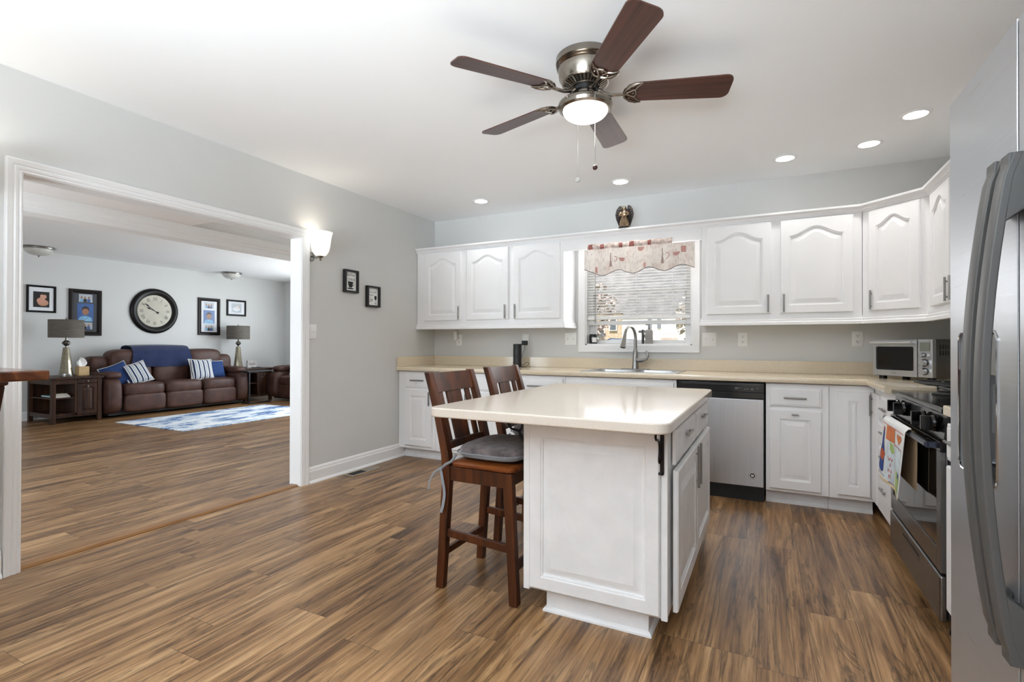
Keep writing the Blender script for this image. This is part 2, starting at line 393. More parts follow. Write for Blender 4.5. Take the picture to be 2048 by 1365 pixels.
def text_mb(mb, txt, size, u0, v0, n, align='LEFT', fr=None, sx=1.0, bold=0.0, vert=None):
    """adds a flat text outline mesh to mb through frame fr(u,v,n)"""
    cu = bpy.data.curves.new('t', 'FONT'); cu.body = txt; cu.size = size; cu.align_x = align; cu.resolution_u = 3; cu.offset = bold
    ob = bpy.data.objects.new('t', cu); COL.objects.link(ob); dg = bpy.context.evaluated_depsgraph_get(); dg.update()
    me = bpy.data.meshes.new_from_object(ob.evaluated_get(dg))
    old = mb.fr; mb.fr = fr or old
    ids = [mb.P((u0+v.co.x*sx, v0+v.co.y, n)) for v in me.vertices]
    for p in me.polygons: mb.F(*[ids[i] for i in p.vertices])
    mb.fr = old
    bpy.data.objects.remove(ob); bpy.data.curves.remove(cu); bpy.data.meshes.remove(me)
# wall frames: u along the wall to the viewer's right, v up, n out of the wall
def fr_back(x0, z0, y): return lambda u, v, n: (x0+u, y-n, z0+v)
def fr_right(y0, z0, x): return lambda u, v, n: (x-n, y0-u, z0+v)       # faces -X, u runs towards the camera
def fr_left(y0, z0, x): return lambda u, v, n: (x+n, y0+u, z0+v)        # faces +X, u runs to the back wall
def fr_dir(o, d, nrm): return lambda u, v, n: (o[0]+d[0]*u+nrm[0]*n, o[1]+d[1]*u+nrm[1]*n, o[2]+v)

def door_mb(fr, w, h, t=0.02, rail=0.055, arch=0.0, k=24, brail=None, raised=True):
    mb = MB(); mb.fr = fr; brail = brail or rail
    def rect(i, n):
        out = []
        for a in range(k): out.append((i+(w-2*i)*a/k, i, n))
        for a in range(k): out.append((w-i, i+(h-2*i)*a/k, n))
        for a in range(k): out.append((w-i-(w-2*i)*a/k, h-i, n))
        for a in range(k): out.append((i, h-i-(h-2*i)*a/k, n))
        return out
    top = h-rail-arch
    def pan(o, n):
        ul, ur, vb = rail+o, w-rail-o, brail+o; out = []
        vt = top-o
        for a in range(k): out.append((ul+(ur-ul)*a/k, vb, n))
        for a in range(k): out.append((ur, vb+(vt-vb)*a/k, n))
        for a in range(k):
            q = a/k; f = (0.5-0.5*cos(2*pi*q))**1.12
            out.append((ur-(ur-ul)*q, vt+arch*f, n))
        for a in range(k): out.append((ul, vt-(vt-vb)*a/k, n))
        return out
    L = [rect(0, 0), rect(0, t-0.005), rect(0.005, t), pan(0, t), pan(0.003, t-0.004), pan(0.009, t-0.005), pan(0.011, t-0.013), pan(0.016, t-0.013)]
    L += [pan(min(0.045, (w-2*rail)*0.34), t-0.001), pan(min(0.048, (w-2*rail)*0.36), t-0.001)] if raised else []
    mb.loops(L); return mb
def slab_front(fr, w, h, t=0.02, lip=0.012):
    mb = MB(); mb.fr = fr
    R = lambda i, n: [(i, i, n), (w-i, i, n), (w-i, h-i, n), (i, h-i, n)]
    mb.loops([R(0, 0), R(0, t-0.007), R(0.004, t-0.004), R(lip, t-0.003), R(lip+0.003, t)]); return mb
def bar_handle(fr, u, v, L, vertical=True, off=0.032, r=0.006):
    mb = MB(); mb.fr = fr
    d = (0, 1) if vertical else (1, 0); P = lambda s, n: (u+d[0]*s, v+d[1]*s, n)
    mb.cyl(P(-L/2, off), P(L/2, off), r, 10)
    for s in (-L*0.32, L*0.32): mb.cyl(P(s, 0.0), P(s, off), r*0.85, 8)
    return mb
HLAB = 'brushed nickel bar handle'

# ------------------------------------------------------------------ the room shell
CZ = 2.494; CL = 2.503
WT = 0.115                      # partition between kitchen and living room
OY0, OY1, OZ = -3.515, -1.812, 1.985
RX = 4.56; RY = -7.4            # right wall, rear wall
FXW = -6.362; FYW = 3.20        # living room walls
mb = MB(); mb.box((FXW-0.15, RY-0.15, -0.10), (RX+0.15, FYW+0.15, 0.0))
struct('floor', mb, FLOOR, 'brown wood-look laminate plank floor running through both rooms', 'floor', smooth=0)
mb = MB(); mb.box((-WT/2, RY-0.15, CZ), (RX+0.15, 0.15, CZ+0.1))
struct('ceiling', mb, CEIL, 'smooth white ceiling over the kitchen with the fan', 'ceiling', smooth=0)
mb = MB(); mb.box((FXW-0.15, RY-0.15, CL), (-WT/2-0.001, FYW+0.15, CL+0.1))
struct('ceiling_living_room', mb, CEIL, 'white living room ceiling seen through the wide opening', 'ceiling', smooth=0)
mb = MB()
mb.box((-WT, RY, 0), (0, OY0, CZ)); mb.box((-WT, OY1, 0), (0, 0.0, CZ)); mb.box((-WT, OY0, OZ), (0, OY1, CZ))
struct('wall_left', mb, WALL, 'light grey kitchen wall with the wide cased opening', 'wall', smooth=0)
WX0, WX1, WZ0, WZ1 = 1.757, 2.728, 1.128, 2.035
mb = MB()
mb.box((-WT, 0.0, 0), (WX0, 0.15, CZ)); mb.box((WX1, 0.0, 0), (RX+0.15, 0.15, CZ)); mb.box((WX0, 0.0, 0), (WX1, 0.15, WZ0)); mb.box((WX0, 0.0, WZ1), (WX1, 0.15, CZ))
struct('wall_back', mb, WALL, 'light grey kitchen wall behind the sink window', 'wall', smooth=0)
mb = MB(); mb.box((RX, RY, 0), (RX+0.15, 0.0, CZ))
struct('wall_right', mb, WALL, 'grey wall behind the range and refrigerator', 'wall', smooth=0)
mb = MB()
mb.box((FXW, RY-0.15, 0), (1.3, RY, CL)); mb.box((4.4, RY-0.15, 0), (RX+0.15, RY, CL)); mb.box((1.3, RY-0.15, 0), (4.4, RY, 0.32)); mb.box((1.3, RY-0.15, 2.28), (4.4, RY, CL))  # unseen wall; its wide opening is added to admit the fill light
struct('wall_rear', mb, WALL, 'grey wall behind the camera with a wide opening added for light', 'wall', smooth=0)
mb = MB(); mb.box((FXW-0.15, RY, 0), (FXW, FYW+0.15, CL))
struct('wall_far', mb, WALL, 'light grey living room wall behind the sofa', 'wall', smooth=0)
mb = MB()
mb.box((FXW, FYW, 0), (-4.7, FYW+0.15, CL)); mb.box((-1.9, FYW, 0), (-WT, FYW+0.15, CL)); mb.box((-4.7, FYW, 0), (-1.9, FYW+0.15, 0.5)); mb.box((-4.7, FYW, 2.2), (-1.9, FYW+0.15, CL))
struct('wall_side', mb, WALL, 'grey living room side wall past the recliner', 'wall', smooth=0)
mb = MB(); mb.box((-WT-0.03, 0.15, 0), (-WT, FYW, CL))
struct('wall_outer', mb, WALL, 'grey living room wall beyond the kitchen corner', 'wall', smooth=0)
mb = MB()
mb.box((FXW, -5.0, 0), (-3.15, -4.9, CL)); mb.box((-0.35, -5.0, 0), (-WT, -4.9, CL)); mb.box((-3.15, -5.0, 0), (-0.35, -4.9, 0.5)); mb.box((-3.15, -5.0, 2.3), (-0.35, -4.9, CL))
struct('wall_near', mb, WALL, 'grey living room wall to the left of the opening', 'wall', smooth=0)

# baseboards: profile (out, z)
BBP = [(0.0, 0.0), (0.026, 0.0), (0.026, 0.006), (0.020, 0.018), (0.015, 0.024), (0.015, 0.098), (0.011, 0.106), (0.011, 0.118), (0.006, 0.130), (0.0, 0.134)]
def bb(name, path, label): 
    m = MB(); m.molding(path, BBP); return struct(name, m, TRIM, label, 'baseboard', smooth=20)
bb('baseboard_left', [(0.001, -1.742), (0.001, -0.545)], 'tall white baseboard under the light switch wall')
bb('baseboard_entry', [(0.001, -7.2), (0.001, -3.586)], 'white baseboard left of the opening')
bb('baseboard_far', [(FXW+0.001, -4.88), (FXW+0.001, FYW-0.001), (-0.16, FYW-0.001)], 'white baseboard along the living room sofa wall')

# casing round the opening, jamb lining
def casing_bar(mb, loops_fn, n0): pass
mb = MB()
# fluted casing: profile across the width w (0 = inner edge) and thickness
CPR = [(0.0, 0.0), (0.0, 0.010), (0.006, 0.013), (0.012, 0.009), (0.018, 0.014), (0.028, 0.016), (0.034, 0.011), (0.040, 0.016), (0.052, 0.019), (0.060, 0.021), (0.066, 0.019), (0.066, 0.0)]
def casing(mb, x, sgn):
    L = []
    for (cy, cz, dy, dz) in ((OY0, 0.0, -1, 0), (OY0, OZ, -1, 1), (OY1, OZ, 1, 1), (OY1, 0.0, 1, 0)):
        L.append([(x+sgn*t, cy+dy*w, cz+dz*w) for w, t in CPR])
    mb.loops(L)
casing(mb, 0.0005, 1); casing(mb, -WT-0.0005, -1)
struct('trim_1', mb, TRIM, 'white fluted casing round the wide living room opening', 'trim', smooth=20)
mb = MB(); t = 0.004
mb.box((-WT-0.004, OY0-0.001, 0), (0.004, OY0+t, OZ)); mb.box((-WT-0.004, OY1-t, 0), (0.004, OY1+0.001, OZ)); mb.box((-WT-0.004, OY0+t, OZ-t), (0.004, OY1-t, OZ+0.001))
struct('trim_2', mb, TRIM, 'white lining of the opening jambs and head', 'trim', smooth=0)
mb = MB(); mb.extr([(-WT, 0.0), (-0.020, 0.0), (-0.020, 0.004), (-0.035, 0.012), (-WT+0.02, 0.012), (-WT, 0.004)], 'y', OY0+0.005, OY1-0.005)
struct('trim_3', mb, wood('threshold_wood', srgb(118, 80, 46), srgb(146, 104, 62), srgb(168, 126, 82), 0.35, 'y'), 'honey wood threshold strip across the opening', 'threshold', smooth=0)
# header beam with crown, soffit box beyond the opening
mb = MB(); mb.box((-2.20, -4.89, 2.20), (-2.02, FYW-0.002, CL-0.001))
mb.extr([(-2.02, 2.20), (-2.005, 2.20), (-2.005, 2.235), (-1.995, 2.245), (-1.995, 2.262), (-1.975, 2.285), (-1.965, 2.315), (-1.965, 2.3452), (-2.02, 2.3452)], 'y', -4.89, FYW-0.002)
struct('trim_4', mb, pm('beam_paint', srgb(243, 242, 240), 0.5, var=0.01), 'white ceiling beam with crown moulding in the living room', 'beam', smooth=20)
mb = MB(); mb.box((-2.019, -4.89, 2.3455), (-WT-0.002, -1.50, CL-0.001))
struct('soffit', mb, pm('soffit_paint', srgb(236, 231, 228), 0.6, var=0.01), 'pale soffit box just beyond the opening', 'soffit', smooth=0)

# ------------------------------------------------------------------ sink window
win = thing('window_1', 'white double hung window over the sink', 'window', (2.24, 0.0, WZ0), kind='structure')
mb = MB(); CW = 0.066
PRW = [(0.0, 0.0), (0.0, 0.014), (0.008, 0.017), (0.05, 0.017), (0.058, 0.020), (0.066, 0.018), (0.066, 0.0)]
L = []
for (cx, cz, dx, dz) in ((WX0, WZ0, -1, -1), (WX0, WZ1, -1, 1), (WX1, WZ1, 1, 1), (WX1, WZ0, 1, -1)):
    L.append([(cx+dx*w, -0.0005-t, cz+dz*w) for w, t in PRW])
mb.loops(L, wrap=True); obj('casing', mb, TRIM, win, smooth=20)
mb = MB(); J = 0.012
mb.box((WX0, 0.0, WZ0), (WX0+J, 0.149, WZ1)); mb.box((WX1-J, 0.0, WZ0), (WX1, 0.149, WZ1)); mb.box((WX0, 0.0, WZ0), (WX1, 0.149, WZ0+J)); mb.box((WX0, 0.0, WZ1-J), (WX1, 0.149, WZ1))
obj('jamb', mb, TRIM, win, smooth=0)
def sash(name, z0, z1, y, sw=0.045, rb=0.042, rt=0.036, x0=WX0+0.012, x1=WX1-0.012):
    m = MB(); d = 0.03
    m.box((x0, y, z0), (x0+sw, y+d, z1)); m.box((x1-sw, y, z0), (x1, y+d, z1)); m.box((x0+sw, y, z0), (x1-sw, y+d, z0+rb)); m.box((x0+sw, y, z1-rt), (x1-sw, y+d, z1))
    f = obj(name, m, TRIM, win, bevel=0.003); g = MB(); g.box((x0+sw, y+0.013, z0+rb), (x1-sw, y+0.017, z1-rt)); obj('glass_pane', g, PANE, f, smooth=0)
sash('lower_sash', 1.318, 1.655, 0.055, rb=0.038)
sash('upper_sash', 1.622, WZ1-0.013, 0.090, rb=0.036)
sash('storm_sash', WZ0+0.013, 1.64, 0.112, sw=0.06, rb=0.034, rt=0.02)
# blinds
bl = thing('window_blinds', 'white slatted mini blinds lowered over the sink window', 'blinds', (2.24, 0.02, 1.36))
mb = MB(); mb.box((WX0+0.013, 0.006, 1.985), (WX1-0.013, 0.045, 2.022)); obj('headrail', mb, PLATE, bl, smooth=0)
mb = MB(); z = 1.405
while z < 1.975:
    c, s_ = 0.0125*cos(radians(30)), 0.0125*sin(radians(30))
    mb.loops([[(x, 0.0265-c, z-s_), (x, 0.0265, z+0.0012), (x, 0.0265+c, z+s_), (x, 0.0265, z-0.0004)] for x in (WX0+0.015, WX1-0.015)]); z += 0.0262
obj('slats', mb, pm('blind_slat', srgb(238, 238, 236), 0.5, var=0.01), bl, smooth=0)
mb = MB(); mb.box((WX0+0.015, 0.015, 1.368), (WX1-0.015, 0.040, 1.396)); obj('bottom_rail', mb, PLATE, bl, bevel=0.004)
for x in (1.92, 2.24, 2.56):
    mb = MB(); mb.cyl((x, 0.0125, 1.385), (x, 0.0125, 1.99), 0.0012, 5); mb.cyl((x, 0.0405, 1.385), (x, 0.0405, 1.99), 0.0012, 5); obj('ladder_cord', mb, PLATE, bl)
mb = MB(); mb.cyl((1.853, -0.002, 1.335), (1.853, 0.004, 1.98), 0.0035, 8); obj('tilt_wand', mb, pm('clear_wand', srgb(150, 150, 150), 0.2), bl)

# ------------------------------------------------------------------ outdoors, seen below the blinds
GZ = 0.2
def ostruct(name, mb, mat, label, cat): return tag(obj(name, mb, mat, smooth=0), label, cat, None, 'structure')
mb = MB(); mb.box((-30, 3.8, GZ-0.2), (30, 60, GZ)); ostruct('lawn', mb, pm('lawn_grass', srgb(150, 158, 120), 0.9, var=0.3, scale=3), 'green lawn outside the sink window', 'lawn')
HW = pm('house_white_siding', srgb(250, 250, 250), 0.8, var=0.01)
h = thing('neighbour_house', 'bright white house seen through the sink window', 'house', (0.4, 14, GZ))
mb = MB(); mb.box((-1.15, 12.6, GZ), (1.62, 18, 2.02)); obj('wall', mb, HW, h, smooth=0)
mb = MB(); mb.extr([(12.58, 1.99), (18.4, 1.99), (15.3, 4.3)], 'x', -1.18, 2.0); obj('roof', mb, pm('roof_shingle', srgb(96, 95, 96), 0.9, var=0.3, scale=3), h, smooth=0)
mb = MB(); 
for i in range(12): mb.box((0.14+i*0.045, 12.50, 1.28), (0.152+i*0.045, 12.52, 1.50))
mb.box((0.12, 12.49, 1.46), (0.68, 12.53, 1.475)); obj('porch_railing', mb, pm('faded_red_rail', srgb(196, 150, 146), 0.8), h, smooth=0)
for x in (-0.28, 0.02, 0.62):
    mb = MB(); mb.box((x, 12.56, 1.66), (x+0.12, 12.6, 1.98)); obj('window', mb, pm('house_window', srgb(120, 122, 130), 0.3), h, smooth=0)
h2 = thing('brick_house', 'tan brick house with a white framed window at the left of the sink window', 'house', (-2.6, 13, GZ))
mb = MB(); mb.box((-5.5, 13.0, GZ), (-1.25, 19, 2.25)); obj('wall', mb, pm('tan_brick', srgb(176, 156, 134), 0.9, var=0.2, scale=12), h2, smooth=0)
mb = MB(); mb.extr([(12.97, 2.23), (19.4, 2.23), (16, 4.8)], 'x', -5.8, -1.185); obj('roof', mb, pm('roof_brown', srgb(104, 102, 102), 0.9, var=0.3, scale=3), h2, smooth=0)
for x, z0, z1 in ((-2.15, 1.30, 1.66), (-1.72, 1.60, 2.1)):
    mb = MB(); mb.box((x, 12.95, z0), (x+0.28, 13.0, z1)); f = obj('window_frame', mb, HW, h2, smooth=0)
    mb = MB(); mb.box((x+0.03, 12.94, z0+0.03), (x+0.25, 12.952, z1-0.03)); obj('window_pane', mb, pm('dark_pane', srgb(90, 96, 104), 0.2), f, smooth=0)
car = thing('car', 'dark blue car parked outside the sink window', 'car', (-0.35, 9.5, GZ))
mb = MB(); mb.extr([(-1.25, 0.5), (0.6, 0.5), (0.6, 0.9), (0.35, 1.12), (0.1, 1.25), (-0.55, 1.30), (-0.95, 1.14), (-1.25, 1.1)], 'y', 9.0, 10.6); obj('body', mb, pm('car_paint', srgb(40, 48, 66), 0.25, 0.3), car, bevel=0.05)
for x in (-0.95, 0.25):
    mb = MB(); mb.lathe([(0.01, -0.1), (0.3, -0.1), (0.3, 0.1), (0.01, 0.1)], (x, 8.98, GZ+0.3), 20, 'y'); obj('wheel', mb, BLKM, car)
mb = MB(); mb.extr([(0.32, 1.14), (0.08, 1.235), (-0.5, 1.275), (-0.85, 1.15)], 'y', 8.985, 9.0); obj('side_window', mb, pm('car_glass', srgb(120, 130, 145), 0.1), car, smooth=0)
def tree(x, y, h, r, label, seed, col):
    rnd = random.Random(seed); t = thing('tree', label, 'tree', (x, y, GZ))
    m = MB(); m.tube([(x, y, GZ-0.02), (x+0.05, y, GZ+h*0.4), (x, y, GZ+h*0.75)], [0.16, 0.11, 0.05], 8)
    for i in range(9):
        a = rnd.uniform(0, 2*pi); z0 = GZ+h*rnd.uniform(0.3, 0.7); m.tube([(x, y, z0), (x+cos(a)*r*0.8, y+sin(a)*r*0.8, z0+h*0.25)], [0.05, 0.015], 5)
    obj('trunk', m, pm('bark', srgb(96, 84, 78), 0.9), t)
    m = MB()
    for i in range(420):
        a, b_, q = rnd.uniform(0, 2*pi), rnd.uniform(-1, 1), rnd.uniform(0.3, 1)**0.5; s = sqrt(1-b_*b_)
        c = Vector((x+cos(a)*s*r*q, y+sin(a)*s*r*q, GZ+h*0.68+b_*h*0.34*q)); d = rnd.uniform(0.05, 0.13)
        e1 = Vector((rnd.uniform(-1, 1), rnd.uniform(-1, 1), rnd.uniform(-1, 1))).normalized()*d; e2 = e1.orthogonal().normalized()*d*0.6
        m.poly([c-e1, c-e2, c+e1, c+e2])
    obj('foliage', m, pm('leaves'+str(seed), col, 0.8, var=0.3), t, smooth=0, fixn=False)
tree(1.9, 9.2, 2.4, 0.75, 'pinkish small tree right of the white house', 3, srgb(164, 152, 142))
tree(-1.75, 11.2, 2.9, 0.8, 'reddish bush tree before the brick house', 4, srgb(160, 144, 138))
tree(0.6, 30.0, 10.0, 4.2, 'tall grey tree behind the white house', 5, srgb(96, 96, 98))
tree(-6.5, 27.0, 9.0, 4.0, 'tall grey tree behind the brick house', 6, srgb(104, 100, 98))
tree(6.2, 28.0, 9.5, 4.0, 'bare grey tree at the right beyond the lawn', 8, srgb(104, 104, 106))

# ------------------------------------------------------------------ wall cabinets
UZ0, UZ1, UF = 1.335, 2.100, 0.315
def wall_cab(label, x0, x1, doors, end_left=True):
    t = thing('wall_cabinet', label, 'cabinet', ((x0+x1)/2, -0.16, UZ0), group='white wall cabinets')
    m = MB(); m.box((x0, -UF, UZ0), (x1, -0.002, UZ1)); obj('carcass', m, CAB, t, bevel=0.002)
    for d0, d1, hu in doors:
        fr = fr_back(d0, 1.374, -UF-0.0005); d = obj('door', door_mb(fr, d1-d0, 0.698, 0.02, 0.058, 0.062), CAB, t, smooth=25)
        tag(obj('handle', bar_handle(fr, hu-d0, 0.075, 0.135, True), NICK, d), HLAB)
    return t
wall_cab('three-door white arched wall cabinet left of the sink window', 0.003, 1.655, [(0.105, 0.556, 0.530), (0.624, 1.093, 1.058), (1.147, 1.622, 1.165)])
wall_cab('two-door white arched wall cabinet right of the sink window', 2.845, 3.921, [(2.882, 3.344, 3.322), (3.406, 3.867, 3.428)])
dg = sqrt(0.5); D0 = Vector((3.924, -UF)); DL = 0.44
t = thing('wall_cabinet', 'angled single-door white corner wall cabinet above the toaster oven', 'cabinet', (4.25, -0.25, UZ0), group='white wall cabinets')
m = MB(); m.extr([(3.924, -0.002), (3.924, -UF), (3.924+DL*dg, -UF-DL*dg), (RX-0.002, -UF-DL*dg), (RX-0.002, -0.002)], 'z', UZ0, UZ1); obj('carcass', m, CAB, t, bevel=0.002)
fr = fr_dir((3.924+0.055*dg, -UF-0.055*dg, 1.374), (dg, -dg), (-dg*1.0, -dg*1.0)); fr0 = fr
fr = lambda u, v, n: fr0(u, v, n+0.0005)
d = obj('door', door_mb(fr, 0.335, 0.698, 0.02, 0.055, 0.055), CAB, t, smooth=25)
tag(obj('handle', bar_handle(fr, 0.022, 0.075, 0.135, True), NICK, d), HLAB)
XR = 3.924+DL*dg; YR = -UF-DL*dg
t = thing('wall_cabinet', 'white wall cabinet on the right wall with two upright bar handles, half behind the fridge', 'cabinet', (4.4, -1.3, UZ0), group='white wall cabinets')
m = MB(); m.box((XR+0.001, -2.10, UZ0), (RX-0.002, YR-0.001, UZ1)); obj('carcass', m, CAB, t, bevel=0.002)
for y0, w, hu in ((-0.700, 0.385, 0.352), (-1.102, 0.40, 0.034), (-1.56, 0.45, 0.03)):
    fr = fr_right(y0, 1.374, XR+0.0005); d = obj('door', door_mb(fr, w, 0.698, 0.02, 0.056, 0.058), CAB, t, smooth=25)
    tag(obj('handle', bar_handle(fr, hu, 0.075, 0.135, True), NICK, d), HLAB)
# window header board joining the cabinets, crown and light rail
m = MB(); m.box((1.656, -UF, 1.985), (2.844, -UF+0.02, UZ1)); m.box((1.656, -UF+0.02, UZ1-0.02), (2.844, -0.002, UZ1))
struct('trim_5', m, CAB, 'white board bridging the wall cabinets over the sink window', 'trim', smooth=0)
CR = [(0.0005, 2.082), (0.010, 2.082), (0.012, 2.090), (0.018, 2.094), (0.022, 2.106), (0.032, 2.116), (0.040, 2.120), (0.042, 2.134), (0.0005, 2.134), (-0.05, 2.134), (-0.05, 2.102), (0.0005, 2.102)]
m = MB(); m.molding([(0.003, -UF), (3.924, -UF), (XR, YR), (XR, -2.10)], CR); struct('trim_6', m, CAB, 'white crown moulding along the top of the wall cabinets', 'trim', smooth=20)
m = MB(); m.box((0.003, -UF+0.052, UZ1+0.001), (3.90, -0.002, 2.118)); struct('trim_7', m, CAB, 'flat white top board of the wall cabinets', 'trim', smooth=0)
LR = [(0.0005, UZ0+0.012), (0.010, UZ0+0.012), (0.010, UZ0-0.004), (0.014, UZ0-0.010), (0.014, UZ0-0.022), (0.020, UZ0-0.028), (0.020, UZ0-0.048), (-0.016, UZ0-0.048), (-0.016, UZ0-0.001), (0.0005, UZ0-0.001)]
m = MB(); m.molding([(0.003, -UF), (1.655, -UF), (1.655, -0.003)], LR); struct('trim_8', m, CAB, 'white light rail under the left wall cabinet', 'trim', smooth=20)
m = MB(); m.molding([(2.845, -0.003), (2.845, -UF), (3.924, -UF), (XR, YR), (XR, -2.10)], LR); struct('trim_9', m, CAB, 'white light rail under the right wall cabinets', 'trim', smooth=20)

# ------------------------------------------------------------------ base cabinets on the back wall
BF = 0.61; BZ = 0.862
TKP = [(0.0, 0.0), (0.012, 0.0), (0.012, 0.018), (0.006, 0.026), (0.0, 0.028)]
def base_cab(label, x0, x1, fronts, open_top=False):
    t = thing('base_cabinet', label, 'cabinet', ((x0+x1)/2, -0.3, 0), group='white base cabinets on the back wall')
    m = MB()
    if open_top:
        m.box((x0, -BF, 0.10), (x0+0.018, -0.003, BZ)); m.box((x1-0.018, -BF, 0.10), (x1, -0.003, BZ)); m.box((x0+0.018, -BF, 0.10), (x1-0.018, -0.003, 0.118)); m.box((x0+0.018, -BF, 0.118), (x1-0.018, -BF+0.018, BZ))
    else: m.box((x0, -BF, 0.10), (x1, -0.003, BZ))
    obj('carcass', m, CAB, t, bevel=0.002)
    m = MB(); m.box((x0, -BF+0.08, 0.0), (x1, -0.05, 0.10)); m.molding([(x0, -BF+0.0795), (x1, -BF+0.0795)], TKP); obj('toe_kick', m, CABW, t, smooth=20)
    for kind, u0, u1, v0, v1, h in fronts:
        fr = fr_back(u0, v0, -BF-0.0005); w, hh = u1-u0, v1-v0
        if kind == 'drawer': d = obj('drawer', slab_front(fr, w, hh), CAB, t, smooth=25)
        else: d = obj('door', door_mb(fr, w, hh, 0.02, 0.062), CAB, t, smooth=25)
        if h:
            mb_ = bar_handle(fr, h[0]-u0, h[1]-v0, h[2], h[3]); tag(obj('handle', mb_, NICK, d), HLAB)
    return t
base_cab('white base cabinet in the corner by the grey wall, one drawer over one door', 0.003, 0.448, [('drawer', 0.092, 0.410, 0.705, 0.845, (0.245, 0.776, 0.16, False)), ('door', 0.090, 0.412, 0.130, 0.688, (0.385, 0.60, 0.135, True))])
base_cab('white base cabinet seen through the stool backs', 0.450, 1.218, [('drawer', 0.49, 1.17, 0.705, 0.838, (0.83, 0.772, 0.16, False)), ('door', 0.49, 0.825, 0.130, 0.688, (0.80, 0.60, 0.135, True)), ('door', 0.84, 1.17, 0.130, 0.688, (0.865, 0.60, 0.135, True))])
base_cab('white base cabinet between the stools and the sink, drawer with a nickel bar', 1.220, 1.782, [('drawer', 1.262, 1.766, 0.705, 0.838, (1.52, 0.772, 0.16, False)), ('door', 1.262, 1.766, 0.130, 0.688, (1.73, 0.60, 0.135, True))])
base_cab('white sink base cabinet with a plain false front behind the island', 1.784, 2.694, [('drawer', 1.800, 2.674, 0.705, 0.838, None), ('door', 1.805, 2.232, 0.130, 0.688, (2.20, 0.60, 0.135, True)), ('door', 2.246, 2.672, 0.130, 0.688, (2.28, 0.60, 0.135, True))], True)
base_cab('white base cabinet right of the dishwasher with a drawer and a small-pull door', 3.308, 3.692, [('drawer', 3.333, 3.648, 0.705, 0.835, (3.49, 0.764, 0.14, False)), ('door', 3.331, 3.646, 0.122, 0.678, (3.490, 0.650, 0.042, False))])
base_cab('narrow white corner base cabinet with a tall narrow raised-panel door', 3.694, 3.948, [('door', 3.738, 3.924, 0.128, 0.822, None)])

# right-hand run: filler door and four drawers, then the little cabinet by the fridge
BXF = 3.949
t = thing('drawer_cabinet', 'white four-drawer base cabinet left of the range', 'cabinet', (4.25, -0.93, 0))
m = MB(); m.box((BXF, -1.243, 0.10), (RX-0.003, -0.615, BZ)); obj('carcass', m, CAB, t, bevel=0.002)
m = MB(); m.box((BXF+0.07, -1.243, 0), (RX-0.1, -0.615, 0.10)); obj('toe_kick', m, CABW, t, smooth=0)
fr = fr_right(-0.640, 0.13, BXF-0.0005); m = MB(); m.fr = fr; m.box((0, 0, 0), (0.168, 0.692, 0.02)); fd = obj('filler_door', m, CAB, t, bevel=0.003)
fr = fr_right(-0.640, 0.13, BXF-0.0005); tag(obj('handle', bar_handle(fr, 0.022, 0.61, 0.135, True), NICK, fd), HLAB)
for z0, z1 in ((0.680, 0.800), (0.535, 0.660), (0.390, 0.515), (0.122, 0.372)):
    fr = fr_right(-0.830, z0, BXF-0.0005); d = obj('drawer', slab_front(fr, 0.405, z1-z0, 0.02, 0.010), CAB, t, smooth=25)
    tag(obj('handle', bar_handle(fr, 0.20, (z1-z0)*0.62, 0.135, False), NICK, d), HLAB)
t = thing('base_cabinet', 'white narrow base cabinet squeezed between the range and the fridge', 'cabinet', (4.25, -2.55, 0))
m = MB(); m.box((BXF, -2.90, 0.10), (RX-0.003, -2.185, BZ)); obj('carcass', m, CAB, t, bevel=0.002)
m = MB(); m.box((BXF+0.07, -2.90, 0), (RX-0.1, -2.185, 0.10)); obj('toe_kick', m, CABW, t, smooth=0)
fr = fr_right(-2.20, 0.70, BXF-0.0005); d = obj('drawer', slab_front(fr, 0.66, 0.14), CAB, t, smooth=25); tag(obj('handle', bar_handle(fr, 0.10, 0.075, 0.135, False), NICK, d), HLAB)
fr = fr_right(-2.20, 0.13, BXF-0.0005); d = obj('door', door_mb(fr, 0.66, 0.55), CAB, t, smooth=25)

# ------------------------------------------------------------------ countertop with sink cut-out
CT0, CT1 = 0.868, 0.907; CE = -0.655; SX0, SX1, SY0, SY1 = 1.935, 2.655, -0.555, -0.105
ct = thing('countertop', 'beige speckled quartz countertop running under the window and round to the range', 'countertop', (2.2, -0.33, CT0))
m = MB()
m.box((0.003, -0.60, CT0), (SX0, -0.003, CT1)); m.box((SX0, SY1, CT0), (SX1, -0.003, CT1)); m.box((SX0, -0.60, CT0), (SX1, SY0, CT1))
m.box((SX1, -0.60, CT0), (3.95, -0.003, CT1)); m.box((3.95, -1.246, CT0), (RX-0.003, -0.003, CT1))
NOSE = lambda e: [(e+0.055, CT0), (e+0.055, CT1), (e+0.010, CT1), (e+0.003, CT1-0.003), (e, CT1-0.010), (e, CT0+0.010), (e+0.003, CT0+0.003), (e+0.010, CT0)]
prof = [(0.0, CT0), (0.045, CT0), (0.052, CT0+0.003), (0.055, CT0+0.010), (0.055, CT1-0.010), (0.052, CT1-0.003), (0.045, CT1), (0.0, CT1)]
m.molding([(0.003, -0.60), (3.925, -0.60), (3.95, -0.625), (3.95, -1.246)], prof)
m.poly([(3.925, -0.60, CT1), (3.95, -0.60, CT1), (3.95, -0.625, CT1)])
obj('slab', m, QZ, ct, smooth=25, fixn=True)
m = MB(); m.box((0.003, -0.022, CT1+0.0003), (RX-0.003, -0.003, 1.005)); obj('backsplash', m, QZ, ct, bevel=0.002)
m = MB(); m.box((0.003, CE+0.005, CT1+0.0003), (0.022, -0.0225, 1.005)); obj('side_splash', m, QZ, ct, bevel=0.002)
